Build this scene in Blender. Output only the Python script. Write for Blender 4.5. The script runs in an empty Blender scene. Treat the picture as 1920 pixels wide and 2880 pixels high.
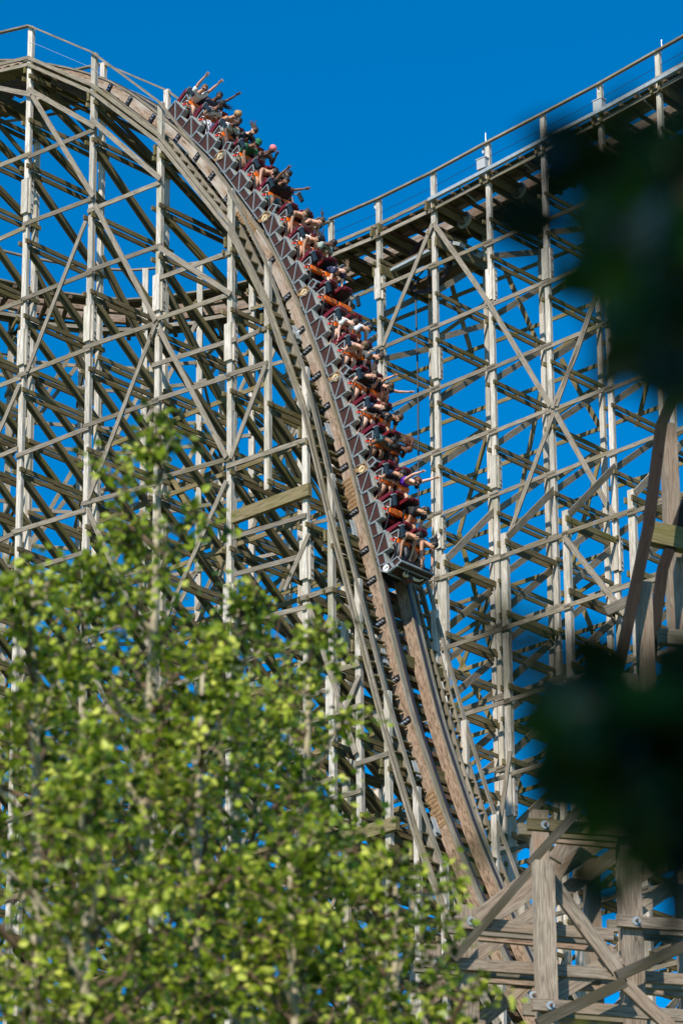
import bpy, math, random
from mathutils import Vector as V, Matrix
random.seed(7)
rnd = random.random
def ru(a, b): return a + (b - a) * rnd()
SC = bpy.context.scene
COL = SC.collection
Z = V((0, 0, 1))

# ------------------------------------------------------------------ camera
TH = math.radians(23.2); ROLL = math.radians(0.45); FPX = 11734.0
CAM = V((0, 0, 1.7))
FWD = V((0, math.cos(TH), math.sin(TH))); U0 = V((0, -math.sin(TH), math.cos(TH))); X0 = V((1, 0, 0))
RC = X0 * math.cos(ROLL) - U0 * math.sin(ROLL)
UC = U0 * math.cos(ROLL) + X0 * math.sin(ROLL)
def ray(x, y): return FWD + RC * ((x - 960) / FPX) + UC * ((1440 - y) / FPX)
def at(x, y, depth): return CAM + ray(x, y) * depth
def proj(p):
    d = p - CAM; w = d.dot(FWD)
    return (960 + d.dot(RC) / w * FPX, 1440 - d.dot(UC) / w * FPX)
cd = bpy.data.cameras.new('camera'); cam = bpy.data.objects.new('camera', cd); COL.objects.link(cam)
M = Matrix((RC, UC, -FWD)).transposed().to_4x4(); M.translation = CAM
cam.matrix_world = M
cd.sensor_fit = 'VERTICAL'; cd.sensor_height = 36; cd.sensor_width = 24
cd.lens = 36 * FPX / 2880; cd.clip_end = 6000; cd.clip_start = 0.1
cd.dof.use_dof = True; cd.dof.focus_distance = 118; cd.dof.aperture_fstop = 5.0
SC.camera = cam

# ------------------------------------------------------------------ sky and sun
SUN_EL, SUN_AZ = math.radians(41), math.radians(203)      # azimuth clockwise from +Y
w = bpy.data.worlds.new('World'); SC.world = w; w.use_nodes = True
nt = w.node_tree; nt.nodes.clear()
sky = nt.nodes.new('ShaderNodeTexSky'); sky.sky_type = 'NISHITA'; sky.sun_disc = False
sky.sun_elevation = SUN_EL; sky.sun_rotation = SUN_AZ
sky.altitude = 1500; sky.air_density = 1.0; sky.dust_density = 0.0; sky.ozone_density = 2.2
hs = nt.nodes.new('ShaderNodeHueSaturation'); hs.inputs['Saturation'].default_value = 1.56; hs.inputs['Value'].default_value = 1.2
hs.inputs['Hue'].default_value = 0.497
bg = nt.nodes.new('ShaderNodeBackground'); bg.inputs['Strength'].default_value = 0.125
wo = nt.nodes.new('ShaderNodeOutputWorld')
nt.links.new(sky.outputs[0], hs.inputs['Color']); nt.links.new(hs.outputs[0], bg.inputs[0]); nt.links.new(bg.outputs[0], wo.inputs[0])
sd = V((math.sin(SUN_AZ) * math.cos(SUN_EL), math.cos(SUN_AZ) * math.cos(SUN_EL), math.sin(SUN_EL)))
ld = bpy.data.lights.new('sun', 'SUN'); ld.energy = 5.0; ld.angle = math.radians(0.5); ld.color = (1.0, 0.93, 0.82)
lo = bpy.data.objects.new('sun', ld); COL.objects.link(lo); lo.rotation_euler = sd.to_track_quat('Z', 'Y').to_euler()
SC.view_settings.view_transform = 'Standard'; SC.view_settings.look = 'None'; SC.view_settings.exposure = 0.25
SC.cycles.max_bounces = 6; SC.cycles.transparent_max_bounces = 6

# ------------------------------------------------------------------ materials
def mat(name, col, rough=0.7, metal=0.0, noise=0.0, scale=20.0, spec=0.5):
    m = bpy.data.materials.new(name); m.use_nodes = True
    n = m.node_tree.nodes; l = m.node_tree.links; b = n['Principled BSDF']
    b.inputs['Base Color'].default_value = (*col, 1); b.inputs['Roughness'].default_value = rough; b.inputs['Metallic'].default_value = metal
    b.inputs['Specular IOR Level'].default_value = spec
    if noise:
        tc = n.new('ShaderNodeTexCoord'); no = n.new('ShaderNodeTexNoise'); no.inputs['Scale'].default_value = scale; no.inputs['Detail'].default_value = 4
        mr = n.new('ShaderNodeMapRange'); mr.inputs['From Min'].default_value = 0.3; mr.inputs['From Max'].default_value = 0.7
        mr.inputs['To Min'].default_value = 1 - noise; mr.inputs['To Max'].default_value = 1 + noise
        mx = n.new('ShaderNodeVectorMath'); mx.operation = 'SCALE'; mx.inputs[0].default_value = col
        l.new(tc.outputs['Object'], no.inputs['Vector']); l.new(no.outputs['Fac'], mr.inputs['Value']); l.new(mr.outputs[0], mx.inputs['Scale'])
        l.new(mx.outputs[0], b.inputs['Base Color'])
    return m
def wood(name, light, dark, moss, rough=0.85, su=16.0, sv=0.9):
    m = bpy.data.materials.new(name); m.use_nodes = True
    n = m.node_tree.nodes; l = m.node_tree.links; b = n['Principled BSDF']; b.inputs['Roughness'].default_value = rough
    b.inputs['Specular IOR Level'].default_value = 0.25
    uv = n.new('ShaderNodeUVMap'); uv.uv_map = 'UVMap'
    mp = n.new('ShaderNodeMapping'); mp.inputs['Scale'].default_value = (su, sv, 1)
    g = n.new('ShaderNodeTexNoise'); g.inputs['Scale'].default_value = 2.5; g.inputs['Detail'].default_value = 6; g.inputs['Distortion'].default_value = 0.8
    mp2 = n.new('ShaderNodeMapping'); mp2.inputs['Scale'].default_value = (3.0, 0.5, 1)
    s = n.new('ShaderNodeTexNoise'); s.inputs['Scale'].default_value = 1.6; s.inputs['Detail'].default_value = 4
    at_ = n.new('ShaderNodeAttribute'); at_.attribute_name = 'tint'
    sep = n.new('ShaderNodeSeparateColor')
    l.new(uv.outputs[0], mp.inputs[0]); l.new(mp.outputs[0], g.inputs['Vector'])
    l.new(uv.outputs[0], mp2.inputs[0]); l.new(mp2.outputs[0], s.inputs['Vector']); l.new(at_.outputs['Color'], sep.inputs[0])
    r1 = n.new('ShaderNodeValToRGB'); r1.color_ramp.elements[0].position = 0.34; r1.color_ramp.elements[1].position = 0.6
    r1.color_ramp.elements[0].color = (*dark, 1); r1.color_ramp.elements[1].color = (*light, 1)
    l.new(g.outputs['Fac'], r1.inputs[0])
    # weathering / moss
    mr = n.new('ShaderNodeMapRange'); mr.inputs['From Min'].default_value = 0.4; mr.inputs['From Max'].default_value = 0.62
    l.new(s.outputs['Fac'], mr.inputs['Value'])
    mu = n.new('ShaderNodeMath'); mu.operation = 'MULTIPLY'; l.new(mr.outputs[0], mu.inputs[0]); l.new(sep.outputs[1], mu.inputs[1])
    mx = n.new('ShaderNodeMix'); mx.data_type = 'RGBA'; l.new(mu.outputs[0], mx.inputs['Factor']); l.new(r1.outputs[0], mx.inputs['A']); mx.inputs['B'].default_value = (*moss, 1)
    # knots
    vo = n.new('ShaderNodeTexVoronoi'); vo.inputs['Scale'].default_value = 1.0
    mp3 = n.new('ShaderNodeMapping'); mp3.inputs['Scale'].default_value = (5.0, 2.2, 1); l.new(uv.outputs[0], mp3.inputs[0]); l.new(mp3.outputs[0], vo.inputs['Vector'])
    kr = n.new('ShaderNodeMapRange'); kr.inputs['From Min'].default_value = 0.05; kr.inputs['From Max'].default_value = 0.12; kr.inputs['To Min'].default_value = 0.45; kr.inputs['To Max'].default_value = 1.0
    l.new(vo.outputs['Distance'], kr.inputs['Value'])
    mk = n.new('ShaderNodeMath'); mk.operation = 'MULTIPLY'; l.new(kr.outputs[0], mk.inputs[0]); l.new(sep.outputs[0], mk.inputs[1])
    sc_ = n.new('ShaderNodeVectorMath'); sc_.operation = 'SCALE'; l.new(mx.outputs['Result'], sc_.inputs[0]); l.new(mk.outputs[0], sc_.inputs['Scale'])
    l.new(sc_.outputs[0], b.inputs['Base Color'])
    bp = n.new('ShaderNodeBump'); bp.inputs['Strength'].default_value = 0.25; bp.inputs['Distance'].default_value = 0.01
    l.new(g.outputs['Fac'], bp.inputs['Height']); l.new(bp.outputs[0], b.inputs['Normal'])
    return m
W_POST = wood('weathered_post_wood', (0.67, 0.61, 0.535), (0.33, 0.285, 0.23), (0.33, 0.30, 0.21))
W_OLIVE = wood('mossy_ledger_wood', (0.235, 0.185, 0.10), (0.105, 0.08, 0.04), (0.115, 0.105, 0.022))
W_GREY = wood('grey_rail_wood', (0.30, 0.255, 0.20), (0.13, 0.11, 0.082), (0.15, 0.125, 0.065))
W_NEAR = wood('close_grey_wood', (0.37, 0.30, 0.225), (0.13, 0.10, 0.072), (0.28, 0.175, 0.11), su=26, sv=1.5)
W_BROWN = wood('laminated_track_wood', (0.36, 0.25, 0.175), (0.12, 0.075, 0.045), (0.45, 0.40, 0.34), su=9.0, sv=1.6)
W_DARK = wood('stained_shaded_wood', (0.16, 0.10, 0.065), (0.06, 0.04, 0.028), (0.10, 0.10, 0.05))
M_STEEL = mat('galvanised_steel', (0.36, 0.40, 0.41), 0.55, 0.3, 0.15, 8)
M_RAIL = mat('worn_steel_rail', (0.10, 0.08, 0.075), 0.4, 0.7)
M_BLACK = mat('black_painted_steel', (0.012, 0.012, 0.014), 0.5, 0.2)
M_BOLT = mat('rusty_bolt', (0.16, 0.10, 0.07), 0.6, 0.5)
M_CHROME = mat('bright_bolt', (0.75, 0.76, 0.78), 0.3, 0.8)
M_CBROWN = mat('dark_brown_car_panel', (0.050, 0.020, 0.015), 0.55, 0, 0.25, 14, 0.3)
M_CGREY = mat('grey_car_frame', (0.24, 0.27, 0.28), 0.5, 0.2, 0.2, 20)
M_CWORN = mat('worn_tread_plate', (0.42, 0.42, 0.36), 0.5, 0.3, 0.45, 45)
M_CRIM = mat('crimson_seat_shell', (0.13, 0.006, 0.012), 0.4)
M_SEATPAD = mat('black_seat_pad', (0.012, 0.008, 0.010), 0.6)
M_NAVY = mat('dark_navy_pad', (0.010, 0.022, 0.034), 0.6, spec=0.3)
M_ORANGE = mat('orange_lap_bar_foam', (0.95, 0.17, 0.004), 0.5)
M_RED = mat('red_strap', (0.70, 0.015, 0.01), 0.5)
M_TAN = mat('tan_badge_plate', (0.32, 0.20, 0.10), 0.45, 0.2, 0.3, 10)
M_CREAM = mat('cream_badge', (0.66, 0.50, 0.28), 0.5)
M_WHITE = mat('white_paint', (0.82, 0.82, 0.80), 0.5)
M_BARK = mat('pale_birch_bark', (0.36, 0.30, 0.19), 0.85, 0, 0.35, 12)
M_TWIG = mat('brown_twig', (0.13, 0.08, 0.045), 0.85, 0, 0.3, 12)

# ------------------------------------------------------------------ mesh helpers
class MB:
    def __init__(s): s.v = []; s.f = []; s.uv = []; s.t = []; s.mi = []
    def face(s, idx, uvs=None, tint=(1, 0, 0), mi=0):
        s.f.append(idx); s.uv.extend(uvs or [(0, 0)] * len(idx)); s.t.extend([tint] * len(idx)); s.mi.append(mi)
    def box8(s, c, lens, tint=(1, 0, 0), mi=0, off=None):
        # c: 8 corners (bottom ring 0-3, top ring 4-7); lens: (a, b, c) sizes for the uvs; ring runs along the first axis ends
        o = len(s.v); s.v.extend(c)
        u0 = off if off is not None else ru(0, 40)
        L, W_, H = lens
        F = [(0, 3, 2, 1), (4, 5, 6, 7), (0, 1, 5, 4), (1, 2, 6, 5), (2, 3, 7, 6), (3, 0, 4, 7)]
        for k, q in enumerate(F):
            if k == 0 or k == 1: uvs = [(u0 + k * 3, 0), (u0 + k * 3 + W_, 0), (u0 + k * 3 + W_, H), (u0 + k * 3, H)]
            else: uvs = [(u0 + k, 0), (u0 + k + (W_ if k % 2 == 0 else H), 0), (u0 + k + (W_ if k % 2 == 0 else H), L), (u0 + k, L)]
            s.face([o + i for i in q], uvs, tint, mi)
    def beam(s, p0, p1, w_, h, up=Z, tint=(1, 0, 0), mi=0):
        d = p1 - p0; L = d.length
        if L < 1e-5: return
        d = d / L; sd_ = d.cross(up)
        if sd_.length < 1e-4: sd_ = d.cross(V((1, 0, 0)))
        sd_.normalize(); un = sd_.cross(d).normalized()
        a = sd_ * (w_ / 2); b = un * (h / 2)
        ring = [-a - b, a - b, a + b, -a + b]
        s.box8([p0 + r for r in ring] + [p1 + r for r in ring], (L, w_, h), tint, mi)
    def bx(s, c, size, mi=0, rot=None, tint=(1, 0, 0)):
        x, y, z = size[0] / 2, size[1] / 2, size[2] / 2
        cs = [V(q) for q in ((-x, -y, -z), (x, -y, -z), (x, y, -z), (-x, y, -z), (-x, -y, z), (x, -y, z), (x, y, z), (-x, y, z))]
        if rot: cs = [rot @ q for q in cs]
        s.box8([V(c) + q for q in cs], (size[2], size[0], size[1]), tint, mi)
    def prism(s, pts, e, mi=0, tint=(1, 0, 0)):
        # pts: outline of V (a closed loop), e: extrusion vector
        n = len(pts); o = len(s.v); s.v.extend(pts); s.v.extend([p + e for p in pts])
        s.face([o + i for i in range(n)][::-1], None, tint, mi); s.face([o + n + i for i in range(n)], None, tint, mi)
        for i in range(n):
            j = (i + 1) % n; s.face([o + i, o + j, o + n + j, o + n + i], None, tint, mi)
    def tube(s, pts, rads, seg=6, mi=0, tint=(1, 0, 0), cap=True):
        n = len(pts); o = len(s.v); ref = None; acc = 0
        for i, p in enumerate(pts):
            d = (pts[min(i + 1, n - 1)] - pts[max(i - 1, 0)])
            if d.length < 1e-7: d = V((0, 0, 1))
            d.normalize()
            if ref is None: ref = d.orthogonal().normalized()
            ref = (ref - d * ref.dot(d))
            if ref.length < 1e-5: ref = d.orthogonal()
            ref.normalize(); b = d.cross(ref); r = rads[i] if isinstance(rads, (list, tuple)) else rads
            for k in range(seg):
                a = 2 * math.pi * k / seg; s.v.append(p + ref * (math.cos(a) * r) + b * (math.sin(a) * r))
        for i in range(n - 1):
            L = (pts[i + 1] - pts[i]).length
            for k in range(seg):
                k2 = (k + 1) % seg; a = o + i * seg
                s.face([a + k, a + k2, a + seg + k2, a + seg + k], [(k * .05, acc), (k * .05 + .05, acc), (k * .05 + .05, acc + L), (k * .05, acc + L)], tint, mi)
            acc += L
        if cap:
            s.face([o + k for k in range(seg)][::-1], None, tint, mi); s.face([o + (n - 1) * seg + k for k in range(seg)], None, tint, mi)
    def ball(s, c, r, seg=8, rings=6, mi=0, sx=(1, 1, 1), frame=None, bump=0.0, tint=(1, 0, 0)):
        o = len(s.v); c = V(c)
        def P(a, b):
            q = V((math.sin(b) * math.cos(a) * sx[0], math.sin(b) * math.sin(a) * sx[1], math.cos(b) * sx[2])) * r
            if bump: q *= 1 + ru(-bump, bump)
            return c + (frame @ q if frame else q)
        s.v.append(P(0, 0))
        for i in range(1, rings):
            for k in range(seg): s.v.append(P(2 * math.pi * k / seg, math.pi * i / rings))
        s.v.append(P(0, math.pi)); last = len(s.v) - 1
        for k in range(seg):
            s.face([o, o + 1 + k, o + 1 + (k + 1) % seg], None, tint, mi)
            s.face([last, last - seg + (k + 1) % seg, last - seg + k], None, tint, mi)
        for i in range(rings - 2):
            for k in range(seg):
                a = o + 1 + i * seg; k2 = (k + 1) % seg
                s.face([a + k, a + seg + k, a + seg + k2, a + k2], None, tint, mi)
    def build(s, name, mats, parent=None, smooth=False, world=None):
        me = bpy.data.meshes.new(name)
        vs = [tuple(world @ p) for p in s.v] if world else [tuple(p) for p in s.v]
        me.from_pydata(vs, [], s.f)
        uvl = me.uv_layers.new(name='UVMap'); flat = [c for q in s.uv for c in q]; uvl.data.foreach_set('uv', flat)
        ca = me.color_attributes.new('tint', 'FLOAT_COLOR', 'CORNER'); ca.data.foreach_set('color', [c for q in s.t for c in (*q, 1.0)])
        if not isinstance(mats, (list, tuple)): mats = [mats]
        for m in mats: me.materials.append(m)
        me.polygons.foreach_set('material_index', s.mi)
        if smooth: me.polygons.foreach_set('use_smooth', [True] * len(me.polygons))
        me.update()
        o = bpy.data.objects.new(name, me); COL.objects.link(o)
        if parent is not None: o.parent = parent; o.matrix_parent_inverse = MPI(parent)
        return o
def MPI(p):
    m = p.matrix_basis.copy(); q = p.parent; 
    while q: m = q.matrix_basis @ m if False else m; q = q.parent
    return m.inverted() if p.get('_world') else Matrix()
def thing(name, label, cat, loc=None, group=None, kind=None):
    o = bpy.data.objects.new(name, None); COL.objects.link(o); o.empty_display_size = 0.3
    o['label'] = label; o['category'] = cat
    if group: o['group'] = group
    if kind: o['kind'] = kind
    if loc is not None: o.location = loc; o['_world'] = 1
    return o
def tag(o, label, cat, group=None, kind=None):
    o['label'] = label; o['category'] = cat
    if group: o['group'] = group
    if kind: o['kind'] = kind

class Frame_:
    """a thing made of many members: the first 100 of a kind (largest in view) become parts, the rest one part"""
    def __init__(s, root): s.root = root; s.k = {}
    def add(s, kind, mb, m, p0, p1, width, bonus=1.0):
        # visible size estimate
        best = 0; n = 6; prev = None; L = 0; vis = 0
        for i in range(n + 1):
            q = proj(p0.lerp(p1, i / n))
            if prev:
                l_ = math.hypot(q[0] - prev[0], q[1] - prev[1]); mx_, my = (q[0] + prev[0]) / 2, (q[1] + prev[1]) / 2
                if -5 < mx_ < 1925 and -5 < my < 2885:
                    hid = (my > 1650 + 0.55 * max(0, mx_ - 950) and mx_ < 1000)
                    vis += l_ * (0.35 if hid else 1)
            prev = q
        s.k.setdefault(kind, []).append((vis * width * bonus, mb, m))
    def beam(s, kind, m, p0, p1, w_, h, up=Z, tint=None, bonus=1.0, bolts=None):
        if tint is None: tint = (ru(0.80, 1.12), ru(0, 1), 0)
        mb = MB(); mb.beam(p0, p1, w_, h, up, tint)
        s.add(kind, mb, m, p0, p1, max(w_, h), bonus)
    def flush(s):
        for kind, lst in s.k.items():
            lst.sort(key=lambda q: -q[0])
            keep = lst[:100]; rest = lst[100:]
            if len(lst) == 101: keep = lst; rest = []
            keep2 = [q for q in keep if q[0] > 0] or keep[:1]; rest = [q for q in keep if q[0] <= 0 and q not in keep2] + rest
            if len(keep2) < 100 and len(keep2) + len(rest) <= 100: keep2 = keep; rest = []
            for _, mb, m in keep2: mb.build(kind, m, s.root)
            if rest:
                byM = {}
                ms = []
                big = MB()
                for _, mb, m in rest:
                    mm = m if isinstance(m, (list, tuple)) else [m]
                    for q in mm:
                        if q not in ms: ms.append(q)
                    mp = [ms.index(q) for q in mm]; o = len(big.v)
                    big.v.extend(mb.v); big.f.extend([[i + o for i in f] for f in mb.f]); big.uv.extend(mb.uv); big.t.extend(mb.t); big.mi.extend([mp[i] for i in mb.mi])
                ob = big.build(kind, ms, s.root); ob['kind'] = 'stuff'

# ------------------------------------------------------------------ structure axes
AZ = math.radians(48)
A = V((math.sin(AZ), -math.cos(AZ), 0)); B = V((math.cos(AZ), math.sin(AZ), 0))
P0L = at(450, 857, 120.0); P0R = at(1225, 1000, 139.0)
def hit(P0, x, y, b=0.0, nrm=None):
    n_ = nrm or B; d = ray(x, y); t = ((P0 + n_ * b) - CAM).dot(n_) / d.dot(n_); return CAM + d * t
def S(P0, p): return (p - P0).dot(A)
def W(P0, s, b, z): q = P0 + A * s + B * b; q.z = z; return q

def interp(tab, s):
    # Catmull-Rom through (s, z) points
    if s <= tab[0][0]: i = 0
    elif s >= tab[-1][0]: i = len(tab) - 2
    else:
        i = 0
        while tab[i + 1][0] < s: i += 1
    s1, z1 = tab[i]; s2, z2 = tab[i + 1]; t = (s - s1) / (s2 - s1)
    def sl(j):
        a = tab[max(j - 1, 0)]; b = tab[min(j + 1, len(tab) - 1)]; return (b[1] - a[1]) / (b[0] - a[0])
    if t < 0: return z1 + sl(0) * (s - s1)
    if t > 1: return z2 + (z2 - z1) / (s2 - s1) * (s - s2)
    h = s2 - s1; m1 = sl(i) * h; m2 = sl(i + 1) * h
    return (2 * t**3 - 3 * t**2 + 1) * z1 + (t**3 - 2 * t**2 + t) * m1 + (-2 * t**3 + 3 * t**2) * z2 + (t**3 - t**2) * m2

# track of the drop: centre line of the near face of the front track beam
BF, BR, WL = 0.98, 2.12, 3.1
TR = [(-420, 245), (-200, 205), (0, 189), (90, 194), (200, 215), (260, 233), (308, 252), (364, 286), (429, 335), (497, 392), (554, 446), (596, 497), (640, 558),
      (700, 640), (762, 737), (807, 838), (845, 932), (892, 1062), (916, 1146), (956, 1273), (996, 1441), (1045, 1634), (1071, 1751),
      (1110, 1913), (1141, 2030), (1223, 2281), (1272, 2409), (1325, 2535), (1382, 2671), (1455, 2815), (1540, 2955), (1640, 3085)]
TRK = []
for x, y in TR:
    p = hit(P0L, x, y, BF - 0.12); TRK.append((S(P0L, p), p.z))
def tz(s): return interp(TRK, s)
# dense arc-length table
s_a, s_b = TRK[0][0], TRK[-1][0]
ARC = []; acc = 0; q0 = None
for i in range(1601):
    s_ = s_a + (s_b - s_a) * i / 1600; q = (s_, tz(s_))
    if q0: acc += math.hypot(q[0] - q0[0], q[1] - q0[1])
    ARC.append((acc, q[0], q[1])); q0 = q
def arc(u):
    lo_, hi = 0, len(ARC) - 1
    while hi - lo_ > 1:
        m_ = (lo_ + hi) // 2
        if ARC[m_][0] <= u: lo_ = m_
        else: hi = m_
    a, b = ARC[lo_], ARC[hi]; t = (u - a[0]) / max(b[0] - a[0], 1e-9)
    return a[1] + (b[1] - a[1]) * t, a[2] + (b[2] - a[2]) * t
def frame_at(u):
    s1, z1 = arc(u - 0.15); s2, z2 = arc(u + 0.15); s, z = arc(u)
    T = (A * (s2 - s1) + Z * (z2 - z1)).normalized(); N = T.cross(B).normalized()
    if N.z < 0: N = -N
    return s, z, T, N
UTOT = ARC[-1][0]

# =================================================================== PEOPLE (built first: few objects in the scene)
def skin_mesh(name, nodes, edges, root=0, sub=1):
    me = bpy.data.meshes.new(name + '_tmp'); me.from_pydata([tuple(n[0]) for n in nodes], edges, [])
    ob = bpy.data.objects.new(name + '_tmp', me); COL.objects.link(ob)
    m = ob.modifiers.new('s', 'SKIN'); m.use_smooth_shade = True; m.branch_smoothing = 0.4
    for i, n in enumerate(nodes):
        sv = me.skin_vertices[0].data[i]; r = n[1]; sv.radius = (r, r) if not isinstance(r, tuple) else r; sv.use_root = (i == root)
    if sub: ss = ob.modifiers.new('b', 'SUBSURF'); ss.levels = sub; ss.render_levels = sub
    dg = bpy.context.evaluated_depsgraph_get(); ev = ob.evaluated_get(dg); res = bpy.data.meshes.new_from_object(ev, depsgraph=dg)
    bpy.data.objects.remove(ob); bpy.data.meshes.remove(me); res.name = name
    for p in res.polygons: p.use_smooth = True
    return res
_mc = {}
def cmat(kind, col, rough=0.75):
    k = (kind, tuple(round(c, 3) for c in col))
    if k not in _mc: _mc[k] = mat(kind, col, rough, 0, 0.12, 9)
    return _mc[k]
def stripes_mat():
    m = bpy.data.materials.new('striped_cloth'); m.use_nodes = True; n = m.node_tree.nodes; l = m.node_tree.links
    tc = n.new('ShaderNodeTexCoord'); sp = n.new('ShaderNodeSeparateXYZ'); l.new(tc.outputs['Object'], sp.inputs[0])
    mu = n.new('ShaderNodeMath'); mu.operation = 'MULTIPLY_ADD'; mu.inputs[1].default_value = 9.0; mu.inputs[2].default_value = 0.3
    fr = n.new('ShaderNodeMath'); fr.operation = 'FRACT'; l.new(sp.outputs[2], mu.inputs[0]); l.new(mu.outputs[0], fr.inputs[0])
    r = n.new('ShaderNodeValToRGB'); r.color_ramp.interpolation = 'CONSTANT'; e = r.color_ramp.elements
    e[0].color = (0.75, 0.7, 0.65, 1); e[1].position = 0.3; e[1].color = (0.65, 0.12, 0.04, 1)
    for p_, c_ in ((0.5, (0.75, 0.7, 0.65, 1)), (0.7, (0.03, 0.06, 0.2, 1)), (0.85, (0.75, 0.7, 0.65, 1))):
        q = e.new(p_); q.color = c_
    l.new(fr.outputs[0], r.inputs[0]); l.new(r.outputs[0], n['Principled BSDF'].inputs['Base Color']); n['Principled BSDF'].inputs['Roughness'].default_value = 0.8
    return m
def pattern_mat(name, base, spots, sc=14, lo_=0.52):
    m = bpy.data.materials.new(name); m.use_nodes = True; n = m.node_tree.nodes; l = m.node_tree.links
    tc = n.new('ShaderNodeTexCoord'); no = n.new('ShaderNodeTexNoise'); no.inputs['Scale'].default_value = sc; no.inputs['Detail'].default_value = 2
    r = n.new('ShaderNodeValToRGB'); r.color_ramp.interpolation = 'CONSTANT'; e = r.color_ramp.elements
    e[0].color = (*base, 1); e[1].position = lo_; e[1].color = (*spots[0], 1)
    if len(spots) > 1: q = e.new(lo_ + 0.09); q.color = (*spots[1], 1)
    l.new(tc.outputs['Object'], no.inputs['Vector']); l.new(no.outputs['Fac'], r.inputs[0]); l.new(r.outputs[0], n['Principled BSDF'].inputs['Base Color'])
    n['Principled BSDF'].inputs['Roughness'].default_value = 0.8
    return m
SK = {'pale': (0.72, 0.43, 0.32), 'light': (0.62, 0.34, 0.23), 'tan': (0.48, 0.25, 0.15), 'brown': (0.24, 0.11, 0.062), 'dark': (0.11, 0.048, 0.03)}
HR = {'black': (0.010, 0.008, 0.007), 'brown': (0.055, 0.028, 0.015), 'blond': (0.36, 0.22, 0.09), 'auburn': (0.12, 0.035, 0.014), 'lbrown': (0.13, 0.075, 0.035)}
M_EYE = mat('dark_eye', (0.01, 0.01, 0.01), 0.3); M_MOUTH = mat('open_mouth', (0.12, 0.015, 0.015), 0.6); M_TEETH = mat('teeth', (0.8, 0.78, 0.72), 0.4)
M_LENS = mat('dark_sunglass_lens', (0.006, 0.006, 0.008), 0.1)

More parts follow.
